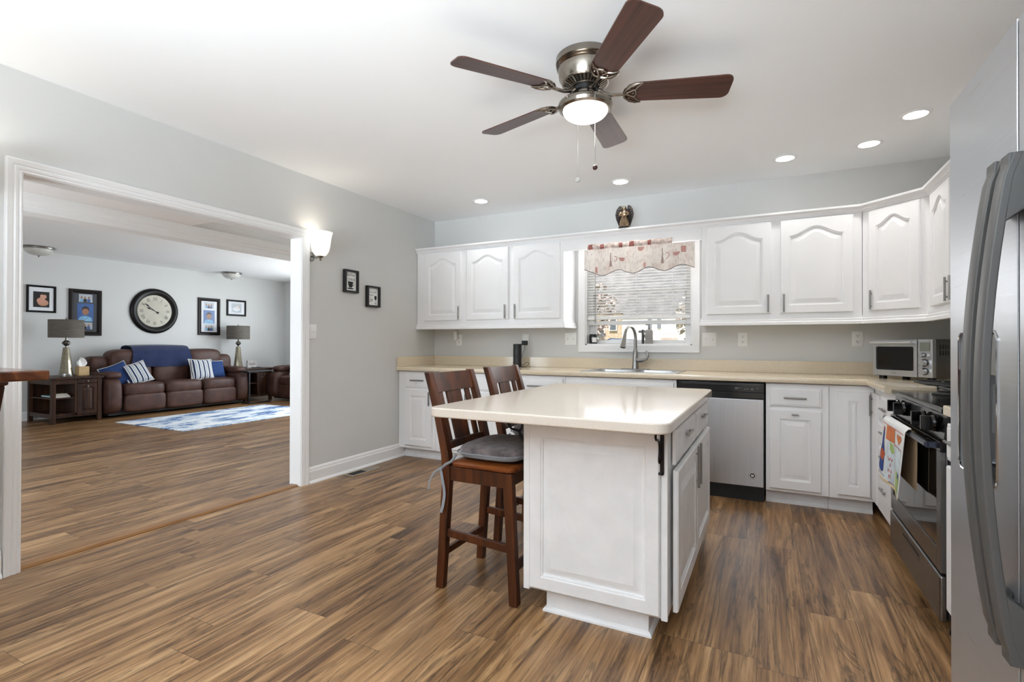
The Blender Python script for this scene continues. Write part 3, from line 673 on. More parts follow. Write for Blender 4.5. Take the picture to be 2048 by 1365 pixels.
m = MB(); m.box((RX-0.022, -1.246, CT1+0.0003), (RX-0.003, -0.0225, 1.005)); obj('side_splash', m, QZ, ct, bevel=0.002)
m = MB(); m.box((3.923, -2.90, CT0), (RX-0.003, -2.185, CT1)); single('countertop', m, QZ, 'short beige countertop between the range and the fridge', 'countertop', (4.2, -2.5, CT0), bevel=0.006)

# sink
sk = thing('kitchen_sink', 'stainless steel double bowl drop-in sink under the window', 'sink', (2.29, -0.33, CT1))
m = MB()
zr = CT1+0.004
def bowl(m, x0, x1, y0, y1):
    L = []
    for i, z in ((0.0, zr), (0.006, zr-0.004), (0.012, zr-0.03), (0.02, zr-0.15), (0.045, zr-0.175)):
        L.append([(x, y, z) for x, y in rrect(x0+i, y0+i, x1-i, y1-i, 0.05, 4)])
    m.loops(L, cap0=False)
def flange(m, xs):
    X0, X1, Y0, Y1 = 1.900, 2.690, -0.590, -0.068
    # ring of flat pieces round the bowls, simple strips
    for a, b in (((X0, Y0), (X1, SY0+0.03)), ((X0, SY1-0.05), (X1, Y1)), ((X0, SY0+0.03), (xs[0][0]+0.02, SY1-0.05)), ((xs[0][1]-0.02, SY0+0.03), (xs[1][0]+0.02, SY1-0.05)), ((xs[1][1]-0.02, SY0+0.03), (X1, SY1-0.05))):
        m.box((a[0], a[1], CT1+0.0006), (b[0], b[1], zr+0.0004))
xs = [(1.96, 2.285), (2.305, 2.63)]
for a, b in xs: bowl(m, a, b, -0.54, -0.15)
obj('bowls', m, STEEL, sk, smooth=40, fixn=False)
m = MB(); flange(m, [(1.945, 2.30), (2.29, 2.645)]); obj('rim', m, STEEL, sk, smooth=0)
fa = thing('kitchen_faucet', 'brushed pull-down gooseneck faucet behind the sink', 'faucet', (2.262, -0.115, zr))
m = MB(); m.extr(rrect(2.135, -0.143, 2.390, -0.087, 0.027), 'z', zr+0.0006, zr+0.007); obj('deck_plate', m, NICK, fa, bevel=0.002)
fb = (2.262, -0.115)
m = MB(); m.lathe([(0.001, 0.007), (0.031, 0.007), (0.030, 0.02), (0.026, 0.05), (0.023, 0.10), (0.020, 0.17), (0.016, 0.178), (0.001, 0.18)], (fb[0], fb[1], zr), 24); obj('body', m, NICK, fa)
m = MB(); pts = [(fb[0], fb[1], zr+0.15), (fb[0], fb[1], zr+0.275)]
dx_, dy_ = -0.32, -0.95
for i in range(13):
    a = pi-i*pi*0.93/12; r = 0.085
    q = 0.085+r*cos(a); pts.append((fb[0]+dx_*q, fb[1]+dy_*q, zr+0.285+r*1.15*sin(a)))
m.tube(pts, 0.0145, 14); obj('spout', m, NICK, fa)
e = Vector(pts[-1]); dn = (e-Vector(pts[-2])).normalized()
m = MB(); m.tube([e-dn*0.005, e+dn*0.02, e+dn*0.06, e+dn*0.115], [0.0155, 0.0165, 0.019, 0.025], 18); sh = obj('spray_head', m, NICK, fa)
m = MB(); m.tube([e+dn*0.1152, e+dn*0.117], [0.022, 0.021], 18); obj('nozzle', m, BLKM, sh)
m = MB(); hx = fb[0]+0.02
m.tube([(hx-0.01, fb[1]-0.006, zr+0.085), (hx+0.025, fb[1]-0.012, zr+0.083), (hx+0.055, fb[1]-0.018, zr+0.086)], [0.022, 0.021, 0.017], 16)
m.tube([(hx+0.050, fb[1]-0.018, zr+0.086), (hx+0.082, fb[1]-0.020, zr+0.096), (hx+0.096, fb[1]-0.021, zr+0.120), (hx+0.092, fb[1]-0.022, zr+0.150), (hx+0.080, fb[1]-0.022, zr+0.170)], [0.014, 0.012, 0.010, 0.008, 0.005], 12); obj('lever_handle', m, NICK, fa)

# ------------------------------------------------------------------ dishwasher
dw = thing('dishwasher', 'stainless steel dishwasher with a black control panel', 'dishwasher', (3.0, -0.33, 0))
m = MB(); m.box((2.702, -0.60, 0.09), (3.300, -0.01, 0.862)); obj('cabinet_body', m, BLKM, dw, smooth=0)
m = MB(); m.box((2.708, -0.635, 0.115), (3.294, -0.601, 0.742)); obj('door_panel', m, STEEL, dw, bevel=0.004)
m = MB(); m.box((2.706, -0.633, 0.790), (3.296, -0.601, 0.858)); m.box((2.706, -0.622, 0.744), (3.296, -0.601, 0.789)); cpn = obj('control_panel', m, BLK, dw, bevel=0.003)
ICON = pm('grey_icon_print', srgb(120, 120, 122), 0.5)
fr = fr_back(2.706, 0.79, -0.6335); m = MB(); m.fr = fr
for u, w_, v in ((0.40, 0.022, 0.030), (0.40, 0.018, 0.022), (0.425, 0.012, 0.030), (0.463, 0.010, 0.022), (0.478, 0.012, 0.024), (0.545, 0.010, 0.031)):
    m.plate([(u, v), (u+w_, v), (u+w_, v+0.004), (u, v+0.004)], (0, 0.0004))
text_mb(m, '60', 0.018, 0.505, 0.019, 0.0004, fr=fr)
obj('control_marks', m, ICON, cpn, smooth=0)
m = MB(); m.box((2.730, -0.6342, 0.842), (3.270, -0.6332, 0.850)); obj('top_vent_line', m, pm('dark_grey_gloss', srgb(52, 52, 54), 0.2), cpn, smooth=0)
m = MB(); m.box((2.706, -0.575, 0.0), (3.296, -0.10, 0.088)); obj('kick_plate', m, BLKM, dw, smooth=0)
bd = MB(); fr = fr_back(3.222, 0.195, -0.6352); bd.fr = fr
bd.plate(circ(0, 0, 0.0285, 32), (0, 0.001)); lg = obj('round_logo', bd, PLATE, dw, smooth=0); lg['label'] = 'round black and white emblem'
m = MB(); m.fr = fr
for k in range(32):
    a0, a1 = 2*pi*k/32, 2*pi*(k+1)/32
    m.poly([(0.024*cos(a0), 0.024*sin(a0), 0.0013), (0.027*cos(a0), 0.027*sin(a0), 0.0013), (0.027*cos(a1), 0.027*sin(a1), 0.0013), (0.024*cos(a1), 0.024*sin(a1), 0.0013)])
m.poly([(u, v, 0.0013) for u, v in circ(0, 0, 0.0185, 28)])
m2 = MB(); m2.fr = fr
m2.poly([(x, y, 0.0016) for x, y in ((-0.013, 0.003), (-0.005, 0.009), (0.004, 0.006), (0.013, 0.008), (0.011, 0.003), (0.002, 0.0), (-0.006, 0.002))])
m2.poly([(x, y, 0.0016) for x, y in ((-0.012, -0.004), (-0.003, -0.001), (0.004, -0.004), (0.012, -0.002), (0.010, -0.008), (0.000, -0.009), (-0.008, -0.009))])
obj('logo_ring', m, INK, lg, smooth=0, fixn=False); obj('logo_mark', m2, PLATE, lg, smooth=0, fixn=False)

# ------------------------------------------------------------------ gas range
RY0, RY1 = -1.252, -2.165; RXF = 3.945
rg = thing('gas_range', 'stainless and black gas range with four knobs and an oven', 'range', (4.25, -1.70, 0))
m = MB(); m.box((RXF, RY1, 0.075), (RX-0.03, RY0, 0.868)); obj('body', m, BLKM, rg, bevel=0.003)
m = MB(); m.box((3.925, RY1, 0.869), (RX-0.03, RY0, 0.893)); ck = obj('cooktop', m, BLK, rg, bevel=0.007, seg=3)
m = MB(); m.box((RX-0.085, RY1, 0.894), (RX-0.03, RY0, 1.04)); obj('backguard', m, BLK, rg, bevel=0.006)
m = MB(); m.hexa([(3.932, RY1+0.005, 0.765), (RXF+0.02, RY1+0.005, 0.765), (RXF+0.02, RY0-0.005, 0.765), (3.932, RY0-0.005, 0.765)], [(3.945, RY1+0.005, 0.8685), (RXF+0.02, RY1+0.005, 0.8685), (RXF+0.02, RY0-0.005, 0.8685), (3.945, RY0-0.005, 0.8685)]); cp = obj('control_panel', m, BLK, rg, bevel=0.004)
for y in (-1.385, -1.53, -1.885, -2.04):
    m = MB(); m.lathe([(0.001, 0.0), (0.032, 0.0), (0.034, -0.008), (0.030, -0.018), (0.001, -0.02)], (3.936, y, 0.818), 24, 'x')
    m.cbox((3.902, y, 0.818), (0.034, 0.016, 0.060)); obj('knob', m, BLK, cp, bevel=0.003)
m = MB(); m.box((3.940, RY1+0.006, 0.250), (3.9445, RY0-0.006, 0.758)); m.box((3.922, RY1+0.006, 0.250), (3.940, RY1+0.062, 0.720)); m.box((3.922, RY0-0.062, 0.250), (3.940, RY0-0.006, 0.720)); m.box((3.922, RY1+0.062, 0.250), (3.940, RY0-0.062, 0.335))
od = obj('oven_door', m, STEELX, rg, bevel=0.004)
m = MB(); m.box((3.921, RY1+0.006, 0.7205), (3.9395, RY0-0.006, 0.760)); obj('door_top_rail', m, BLK, od, bevel=0.003)
m = MB(); m.box((3.926, RY1+0.063, 0.336), (3.9395, RY0-0.063, 0.7195)); obj('oven_window', m, BLKG, od, smooth=0)
m = MB(); yy = [RY1+0.045, RY0-0.045]
m.tube([(3.892, yy[0], 0.742), (3.892, yy[1], 0.742)], 0.0135, 14)
for y in yy: m.cbox((3.9065, y, 0.742), (0.028, 0.022, 0.022))
obj('oven_handle', m, pm('handle_dark_steel', srgb(70, 76, 92), 0.22, 0.9), od)
m = MB(); m.box((3.918, RY1+0.004, 0.060), (3.9445, RY0-0.004, 0.240)); dr = obj('storage_drawer', m, STEELX, rg, bevel=0.010, seg=3)
m = MB(); m.box((3.9165, -1.86, 0.182), (3.9178, -1.56, 0.214)); pl = obj('drawer_pull', m, pm('drawer_pull_steel', srgb(120, 118, 116), 0.3, 1.0), dr, smooth=0)
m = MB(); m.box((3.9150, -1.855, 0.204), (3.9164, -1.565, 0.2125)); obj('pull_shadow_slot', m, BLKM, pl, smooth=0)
for x, y in ((3.985, RY1+0.05), (3.985, RY0-0.06), (4.45, RY1+0.05), (4.45, RY0-0.06)):
    m = MB(); m.lathe([(0.001, 0.0), (0.026, 0.0), (0.026, 0.012), (0.012, 0.02), (0.012, 0.074), (0.001, 0.0745)], (x, y, 0.0), 14); obj('foot', m, BLKM, rg)
for cx in (4.10, 4.36):
    for cy in (-1.50, -1.92):
        m = MB(); m.lathe([(0.001, 0.894), (0.055, 0.894), (0.055, 0.900), (0.034, 0.906), (0.034, 0.914), (0.001, 0.916)], (cx, cy, 0), 24); obj('burner', m, IRON, ck)
for cy in (-1.50, -1.92):
    m = MB(); zt = 0.950
    for (x0, x1) in ((4.00, 4.21), (4.25, 4.46)):
        m.tube([(x, y, zt) for x, y in rrect(x0, cy-0.15, x1, cy+0.15, 0.05, 5)], 0.0058, 8, closed=True)
        xc = (x0+x1)/2
        m.cyl((x0, cy, zt), (xc-0.035, cy, zt), 0.0055, 8); m.cyl((xc+0.035, cy, zt), (x1, cy, zt), 0.0055, 8)
        m.cyl((xc, cy-0.15, zt), (xc, cy-0.035, zt), 0.0055, 8); m.cyl((xc, cy+0.15, zt), (xc, cy+0.035, zt), 0.0055, 8)
        for q in (-0.15, 0.15): m.cyl((xc, cy+q, 0.894), (xc, cy+q, zt), 0.0055, 8)
    for q in (-0.09, 0.09): m.cyl((4.00, cy+q, zt+0.004), (4.46, cy+q, zt+0.004), 0.005, 8)
    obj('burner_grate', m, IRON, ck)

# towel over the oven handle
tw = thing('dish_towel', 'white wine-themed dish towel hanging over the oven handle', 'towel', (3.88, -1.63, 0.46))
TY0, TY1, TT, TB = -1.385, -1.865, 0.762, 0.455
def tow(u, v):   # u 0..1 across (far -> near), v 0..1 down
    y = TY0+(TY1-TY0)*u*(1-0.05*v); k = 0.010*v*sin(u*7+0.6)+0.012*v
    z = TT-v*(TT-TB)-0.030*v*(u-0.3)-0.02*v*sin(u*3.1)*0.5
    x = 3.8705-k-0.004*v
    if v < 0.06:
        a = (1-v/0.06)*pi/2; x = 3.892-0.0215*cos(a)-k; z = 0.742+0.0215*sin(a)
        z -= 0.0
    return (x, y, z)
def tow2(u, v): 
    if v < 0.07: return tow(u, v)
    p = tow(u, v); vv = (v-0.06)/0.94
    return (p[0], p[1], 0.742-vv*(0.742-TB)-0.035*vv*(u-0.3)-0.012*vv*sin(u*6))
m = MB(); m.grid(tow2, 40, 44, 0.002); sheet = obj('front_panel', m, pm('towel_white', srgb(232, 232, 230), 0.95, var=0.05, bump=0.3, bscale=260), tw, smooth=60)
def towb(u, v):
    y = TY0-0.01+(TY1-0.012-TY0)*u; a = pi/2*(1-min(1, v/0.08))
    x = 3.892+0.0165*cos(a); z = 0.742+0.0165*sin(a)-max(0, v-0.08)*0.27
    return (min(x, 3.9095)-0.002+0.0, y-0.004*sin(v*5), z)
m = MB(); m.grid(towb, 24, 24, 0.0015); obj('back_panel', m, pm('towel_tan_back', srgb(146, 124, 96), 0.95, bump=0.3, bscale=260), tw, smooth=60)
def tdecal(name, polys, mat, lift):
    """shapes given in towel (u,v) units, laid on the cloth"""
    m = MB()
    for P in polys:
        n = len(P); cx = sum(p[0] for p in P)/n; cy = sum(p[1] for p in P)/n
        def pt(u, v): q = tow2(max(0.0, min(1, u)), max(0.07, min(1, v))); return (q[0]-lift-0.0026, q[1], q[2])
        rings = [[pt(cx+(p[0]-cx)*k, cy+(p[1]-cy)*k) for p in P] for k in (1.0, 0.66, 0.33)]
        idx = [[m.P(p) for p in r] for r in rings]; c = m.P(pt(cx, cy))
        for a, b in zip(idx, idx[1:]):
            for i in range(n): m.F(a[i], a[(i+1) % n], b[(i+1) % n], b[i])
        for i in range(n): m.F(idx[-1][i], idx[-1][(i+1) % n], c)
    return obj(name, m, mat, sheet, smooth=60, fixn=False)
def sub(P, k=4):
    out = []
    for a, b in zip(P, P[1:]+P[:1]):
        for i in range(k): out.append((a[0]+(b[0]-a[0])*i/k, a[1]+(b[1]-a[1])*i/k))
    return out
R_ = lambda u0, v0, u1, v1: sub([(u0, v0), (u1, v0), (u1, v1), (u0, v1)])
TC = lambda n, c: pm('towel_'+n, c, 0.95, var=0.12, scale=30)
tdecal('pale_panel', [R_(0.28, 0.32, 0.62, 0.93), R_(0.66, 0.30, 0.95, 0.70)], TC('pale_blue', srgb(206, 218, 224)), 0.0006)
tdecal('orange_square', [R_(0.24, 0.10, 0.60, 0.32)], TC('orange', srgb(206, 120, 72)), 0.0009)
hp = [(0.80+0.115*(16*sin(t)**3)/17, 0.20-0.085*(13*cos(t)-5*cos(2*t)-2*cos(3*t)-cos(4*t))/15) for t in [2*pi*i/28 for i in range(28)]]
tdecal('orange_heart', [hp], TC('orange2', srgb(204, 122, 70)), 0.0009)
tdecal('red_line', [R_(0.58, 0.325, 0.96, 0.338), R_(0.04, 0.085, 0.97, 0.095)], TC('red', srgb(178, 48, 44)), 0.0012)
bot = [(0.115, 0.16), (0.165, 0.16), (0.17, 0.38), (0.235, 0.52), (0.245, 0.84), (0.20, 0.875), (0.07, 0.875), (0.035, 0.84), (0.045, 0.60), (0.10, 0.44)]
tdecal('blue_bottle', [sub(bot, 3)], TC('blue', srgb(36, 66, 132)), 0.0012)
tdecal('bottle_label', [sub([(0.06, 0.57), (0.15, 0.50), (0.27, 0.56), (0.20, 0.70), (0.06, 0.68)], 3), R_(0.125, 0.145, 0.160, 0.21)], TC('rust', srgb(182, 84, 50)), 0.0016)
tdecal('green_patch', [R_(0.72, 0.68, 0.96, 0.95), sub([(0.42, 0.33), (0.56, 0.35), (0.60, 0.46), (0.50, 0.50), (0.42, 0.44)], 3)], TC('green', srgb(160, 184, 110)), 0.0010)
tdecal('blue_stitch', [R_(0.06, 0.905, 0.30, 0.915), R_(0.42, 0.945, 0.68, 0.955), sub([(0.86, 0.66), (0.95, 0.68), (0.90, 0.78)], 3)], TC('stitch', srgb(40, 66, 140)), 0.0013)
tdecal('cream_hem', [R_(0.0, 0.96, 1.0, 1.0)], TC('cream', srgb(214, 190, 150)), 0.0007)
for i, ch in enumerate('WINE'):
    m = MB(); text_mb(m, ch, 1.0, 0, 0, 0, align='CENTER', fr=lambda u, v, n: (u, v, n))
    us = [(v.x, v.y) for v in m.v]; nv = []
    for a, b_ in us:
        q = tow2(0.46+a*0.20, 0.625+i*0.09-b_*0.085); nv.append(Vector((q[0]-0.0044, q[1], q[2])))
    m.v = nv; lo = obj('letter', m, TC('pink'+ch, srgb(206, 96, 92)), sheet, smooth=0, fixn=False)

# ------------------------------------------------------------------ refrigerator
FX = 3.755; FY0, FYS, FY1 = -2.955, -3.366, -3.865; FZ1 = 1.770
GASK = pm('door_gasket', srgb(40, 40, 42), 0.7)
rf = thing('refrigerator', 'stainless side-by-side refrigerator with a water dispenser', 'refrigerator', (4.15, -3.41, 0))
m = MB(); m.box((3.835, FY1, 0.02), (RX-0.02, FY0, 1.755)); obj('body', m, pm('fridge_side_grey', srgb(120, 122, 125), 0.4), rf, bevel=0.004)
m = MB(); fr = fr_right(FY0, 0.0, 3.83)    # u towards camera from far edge
DY0, DY1, DZ0, DZ1 = 0.072, 0.310, 0.836, 1.168   # dispenser recess in u, v
W_ = FY0-FYS-0.003
m.fr = fr
T = 0.075
out = [(0.0, 0.06), (W_, 0.06), (W_, FZ1), (0.0, FZ1)]
# front face with a rounded rectangular hole, then the recess
k = 6; hole = rrect(DY0, DZ0, DY1, DZ1, 0.022, k-1)      # order: br, tr, tl, bl ; each k pts
hr = hole
def orect(i, n, t):
    res = []
    cs = [(W_-i, 0.06+i), (W_-i, FZ1-i), (i, FZ1-i), (i, 0.06+i)]
    for c in cs: res += [(c[0], c[1], n)]*k
    return res
idx = [[m.P(p) for p in l] for l in (orect(0, 0, 0), orect(0, T-0.0012, 0), orect(0.0003, T-0.0003, 0), orect(0.0012, T, 0), [(a, b_, T) for a, b_ in hr], [(a, b_, T-0.05) for a, b_ in hr])]
n = 4*k
for a, b_ in zip(idx, idx[1:]):
    for i in range(n):
        q = [a[i], a[(i+1) % n], b_[(i+1) % n], b_[i]]
        pts = [tuple(m.v[x]) for x in q]
        uq = []
        for x, p in zip(q, pts):
            if p not in [tuple(m.v[y]) for y in uq]: uq.append(x)
        if len(uq) >= 3: m.F(*uq)
m.F(*idx[0][::k]); m.F(*idx[-1])
fd = obj('freezer_door', m, STEELF, rf, smooth=0)
m = MB(); m.fr = fr; m.plate(rrect(DY0+0.004, DZ0+0.004, DY1-0.004, DZ1-0.004, 0.02), (T-0.0495, T-0.046)); dp = obj('dispenser', m, BLK, fd, smooth=0)
m = MB(); m.fr = fr; m.plate(rrect(DY0+0.006, DZ1-0.095, DY1-0.006, DZ1-0.006, 0.018), (T-0.0455, T-0.008)); obj('dispenser_panel', m, pm('grey_panel', srgb(96, 98, 100), 0.25), dp, smooth=0)
m = MB(); m.fr = fr; m.plate([(DY0+0.085, DZ0+0.10), (DY1-0.085, DZ0+0.10), (DY1-0.095, DZ1-0.12), (DY0+0.095, DZ1-0.12)], (T-0.0455, T-0.036)); obj('dispenser_paddle', m, pm('paddle_grey', srgb(58, 60, 62), 0.3), dp, smooth=0)
m = MB(); m.fr = fr; m.plate(rrect(DY0+0.02, DZ0+0.007, DY1-0.02, DZ0+0.016, 0.004), (T-0.0455, T-0.004)); obj('drip_tray', m, BLKM, dp, smooth=0)
m = MB(); m.fr = fr
rim = []
m.tube([(a, b_, T+0.0005) for a, b_ in rrect(DY0-0.001, DZ0-0.001, DY1+0.001, DZ1+0.001, 0.023, 6)], 0.0028, 6, closed=True); obj('dispenser_rim', m, CHROME, fd)
m = MB(); m.box((FX, FY1+0.003, 0.06), (3.83, FYS-0.003, FZ1)); obj('fridge_door', m, STEELF, rf, bevel=0.004, seg=3)
m = MB(); m.box((3.80, FY0-0.4, 0.012), (4.4, FY1+0.4, 0.058)) if False else m.box((3.80, FY1+0.01, 0.012), (4.4, FY0-0.01, 0.058)); obj('base_grille', m, BLKM, rf, smooth=0)
m = MB(); m.box((3.768, FYS-0.0028, 0.065), (3.8345, FYS+0.0028, 1.765)); obj('door_gasket', m, GASK, rf, smooth=0)
def fhandle(y0, y1, ztop, zbot, par):
    m = MB(); n = 22; L = []
    for i in range(n+1):
        t_ = i/n; z = ztop+(zbot-ztop)*t_; xo = 3.729-0.043*sin(pi*t_)**0.85; th = 0.015
        if i in (0, n): xo += 0.006
        L.append([(xo, y1, z), (xo-0.003, y1+0.010, z), (xo-0.003, y0-0.010, z), (xo, y0, z), (xo+th, y0, z), (xo+th, y1, z)])
    m.loops(L)
    for zc, sg in ((ztop, -1), (zbot, 1)):
        m.hexa([(3.727, y1+0.0005, zc), (FX-0.0005, y1+0.0005, zc), (FX-0.0005, y0-0.0005, zc), (3.727, y0-0.0005, zc)], [(3.722, y1+0.0005, zc+sg*0.13), (FX-0.0005, y1+0.0005, zc+sg*0.105), (FX-0.0005, y0-0.0005, zc+sg*0.105), (3.722, y0-0.0005, zc+sg*0.13)])
    return obj('door_handle', m, HANDLEM, par, bevel=0.003, smooth=45)
fhandle(-3.302, -3.344, 1.505, 0.545, rf)
fhandle(-3.372, -3.412, 1.500, 0.540, rf)

# ------------------------------------------------------------------ toaster oven in the corner
cu, sn = 0.262/0.3986, -0.30/0.3986
oo = (3.968, -0.408)
to = thing('toaster_oven', 'stainless toaster oven standing in the counter corner', 'toaster oven', (oo[0]+0.25, oo[1]+0.02, CT1))
fr = lambda u, v, n: (oo[0]+cu*u+sn*n*-1*-1 if False else oo[0]+cu*u-(-sn)*n*1.0, oo[1]+sn*u-cu*n, CT1+v)   # n points to the viewer
OW, OD, OH0, OH1 = 0.399, 0.285, 0.020, 0.266
m = MB(); m.fr = fr; m.box((0, OH0, -OD), (OW, OH1, -0.022)); tb = obj('body', m, pm('oven_side_dark', srgb(112, 110, 108), 0.32, 0.8), to, bevel=0.008, seg=3)
m = MB(); m.fr = fr; m.box((0.305, OH0+0.004, -0.0215), (OW-0.003, OH1-0.003, 0.0)); pn = obj('control_panel', m, STEEL, to, bevel=0.004)
m = MB(); m.fr = fr; u0, u1, v0, v1 = 0.003, 0.302, OH0+0.004, OH1-0.003
ho = rrect(0.026, 0.062, 0.280, 0.218, 0.010, 4)
k5 = 5; cs = [(u1, v0), (u1, v1), (u0, v1), (u0, v0)]
outer = lambda n: [(c[0], c[1], n) for c in cs for _ in range(k5)]
idx = [[m.P(p) for p in l] for l in ([(a, b_, -0.0215) for a, b_ in ho], outer(-0.0215), outer(0.0), [(a, b_, 0.0) for a, b_ in ho])]
n = 20
for a, b_ in list(zip(idx, idx[1:]))+[(idx[-1], idx[0])]:
    for i in range(n):
        q = [a[i], a[(i+1) % n], b_[(i+1) % n], b_[i]]; uq = []
        for x in q:
            if tuple(m.v[x]) not in [tuple(m.v[y]) for y in uq]: uq.append(x)
        if len(uq) >= 3: m.F(*uq)
dr = obj('door', m, STEEL, to, smooth=30)
m = MB(); m.fr = fr; m.plate(ho, (-0.012, -0.008)); obj('door_window', m, BLKG, dr, smooth=0)
m = MB(); m.fr = fr; m.cyl((0.012, 0.243, 0.036), (0.295, 0.243, 0.036), 0.0085, 12); m.cyl((0.022, 0.240, 0.0), (0.022, 0.243, 0.036), 0.007, 8); m.cyl((0.285, 0.240, 0.0), (0.285, 0.243, 0.036), 0.007, 8); obj('door_handle', m, STEEL, dr)
m = MB(); m.fr = fr; text_mb(m, 'Oster', 0.014, 0.150, 0.040, 0.0006, 'CENTER', fr=fr); obj('brand_print', m, pm('brand_print_grey', srgb(96, 96, 98), 0.5), dr, smooth=0, fixn=False)
m = MB(); m.fr = fr; m.plate(rrect(0.322, 0.190, 0.380, 0.246, 0.004), (0.0003, 0.003)); obj('display', m, pm('display_grey', srgb(112, 116, 108), 0.2), pn, smooth=0)
for v, r in ((0.165, 0.013), (0.117, 0.021), (0.063, 0.021)):
    m = MB(); m.fr = fr; uc = 0.345 if r < 0.02 else 0.35
    m.cyl((uc, v, 0.0003), (uc, v, 0.006), r*1.15, 20); ring = m
    kb = obj('knob_ring', m, BLK, pn); m = MB(); m.fr = fr; m.cyl((uc, v, 0.0063), (uc, v, 0.030), r, 20, r*0.9); obj('knob', m, CHROME, kb)
for v in (0.160, 0.174):
    m = MB(); m.fr = fr; m.plate(rrect(0.366, v-0.004, 0.386, v+0.004, 0.002), (0.0003, 0.004)); obj('button', m, CHROME, pn, smooth=0)
m = MB()
for r_ in range(2):
    for i in range(8):
        n0 = -0.06-i*0.022; v = 0.165+r_*0.037
        m.fr = fr; m.box((OW+0.0003, v, n0-0.004), (OW+0.0012, v+0.028, n0+0.004))
obj('vent_slots', m, BLKM, tb, smooth=0)
for u, n_ in ((0.04, -0.045), (0.36, -0.045), (0.04, -0.25), (0.36, -0.25)):
    m = MB(); m.fr = fr; m.box((u-0.016, 0.0, n_-0.016), (u+0.016, OH0-0.0005, n_+0.016)); obj('foot', m, BLKM, to, smooth=0)

# ------------------------------------------------------------------ island
IX0, IX1, IY0, IY1 = 2.400, 2.985, -2.700, -1.450
isl = thing('kitchen_island', 'white kitchen island with a raised end panel and nickel handles', 'island', (2.69, -2.08, 0))
m = MB(); m.box((IX0, IY0+0.012, 0.100), (IX1, IY1, 0.8265)); obj('carcass', m, CABW, isl, bevel=0.002)
m = MB()
m.box((IX0-0.012, IY0-0.004, 0.094), (IX0+0.016, IY0+0.0115, 0.8265)); m.box((IX1-0.022, IY0-0.004, 0.094), (IX1+0.002, IY0+0.0115, 0.8265)); m.box((IX0+0.016, IY0, 0.100), (IX1-0.022, IY0+0.0115, 0.8265))
obj('face_frame', m, CABW, isl, bevel=0.002)
fr = fr_back(2.420, 0.110, IY0-0.0005); obj('end_panel', door_mb(fr, 0.540, 0.690, 0.018, 0.052, k=8), CABW, isl, smooth=25)
m = MB(); m.box((2.478, -2.660, 0.0), (2.908, -1.49, 0.0995)); TQ = [(0.0, 0.0), (0.014, 0.0), (0.013, 0.008), (0.008, 0.014), (0.0, 0.018)]
m.molding([(2.478, -1.50), (2.478, -2.660), (2.908, -2.660), (2.908, -1.50)], TQ); obj('toe_kick', m, CABW, isl, smooth=20)
m = MB(); m.box((IX0-0.010, IY0+0.02, 0.16), (IX0-0.0005, IY1-0.02, 0.8)); obj('back_panel', m, CABW, isl, smooth=0)
frx = lambda y0, z0: (lambda u, v, n: (IX1+0.0005+n, y0+u, z0+v))
for y0, y1 in ((-2.620, -2.055), (-2.035, -1.475)):
    fr = (lambda f: (lambda u, v, n: f(u, v, n+0.005)))(frx(y0, 0.668)); d = obj('drawer', slab_front(fr, y1-y0, 0.136, 0.018), CABW, isl, smooth=25); tag(obj('handle', bar_handle(fr, (y1-y0)/2, 0.085, 0.15, False), NICK, d), HLAB)
for y0, y1, hu in ((-2.640, -2.058, 0.545), (-2.045, -1.468, 0.035)):
    fr0 = frx(y0, 0.105); fr = (lambda f: (lambda u, v, n: f(u, v, n+0.011)))(fr0)
    d = obj('door', door_mb(fr, y1-y0, 0.545, 0.020, 0.062), CABW, isl, smooth=25); tag(obj('handle', bar_handle(fr, hu, 0.445, 0.20, True), NICK, d), HLAB)
br = MB(); bx = 2.962
br.box((bx-0.013, IY0-0.0088, 0.650), (bx+0.013, IY0-0.0045, 0.826)); br.tube([(bx, IY0-0.008, 0.655), (bx, IY0-0.010, 0.645)], 0.012, 10)
br.box((bx-0.013, IY0-0.16, 0.8215), (bx+0.013, IY0-0.0089, 0.8262))
sc = [(bx, IY0-0.012, 0.700), (bx, IY0-0.030, 0.695), (bx, IY0-0.037, 0.712), (bx, IY0-0.028, 0.735), (bx, IY0-0.032, 0.765), (bx, IY0-0.060, 0.785), (bx, IY0-0.090, 0.790), (bx, IY0-0.103, 0.803), (bx, IY0-0.092, 0.816), (bx, IY0-0.075, 0.812)]
br.tube(smooth_path(sc, 5), 0.0045, 8); obj('scroll_bracket', br, pm('bracket_black_iron', srgb(26, 17, 18), 0.3, 0.5), isl)
m = MB(); m.extr(rrect(2.022, -2.905, 3.026, -1.395, 0.055, 7), 'z', 0.828, 0.868)
single('countertop', m, QZI, 'pale beige quartz top on the kitchen island', 'countertop', (2.52, -2.15, 0.828), bevel=0.007, seg=3)
m = MB(); m.tube(smooth_path([(2.25, -2.60, 0.826), (2.255, -2.60, 0.79), (2.28, -2.61, 0.755), (2.31, -2.60, 0.745), (2.325, -2.59, 0.72), (2.345, -2.60, 0.69), (2.372, -2.60, 0.678), (2.386, -2.60, 0.676)]), 0.0055, 8)
m.tube(smooth_path([(2.30, -2.58, 0.826), (2.318, -2.58, 0.80), (2.322, -2.58, 0.765), (2.312, -2.585, 0.735), (2.330, -2.59, 0.70), (2.365, -2.59, 0.672), (2.386, -2.59, 0.668)]), 0.0055, 8)
single('charger_cord', m, BLKM, 'black cord looping under the island top', 'cord', (2.3, -2.6, 0.67))

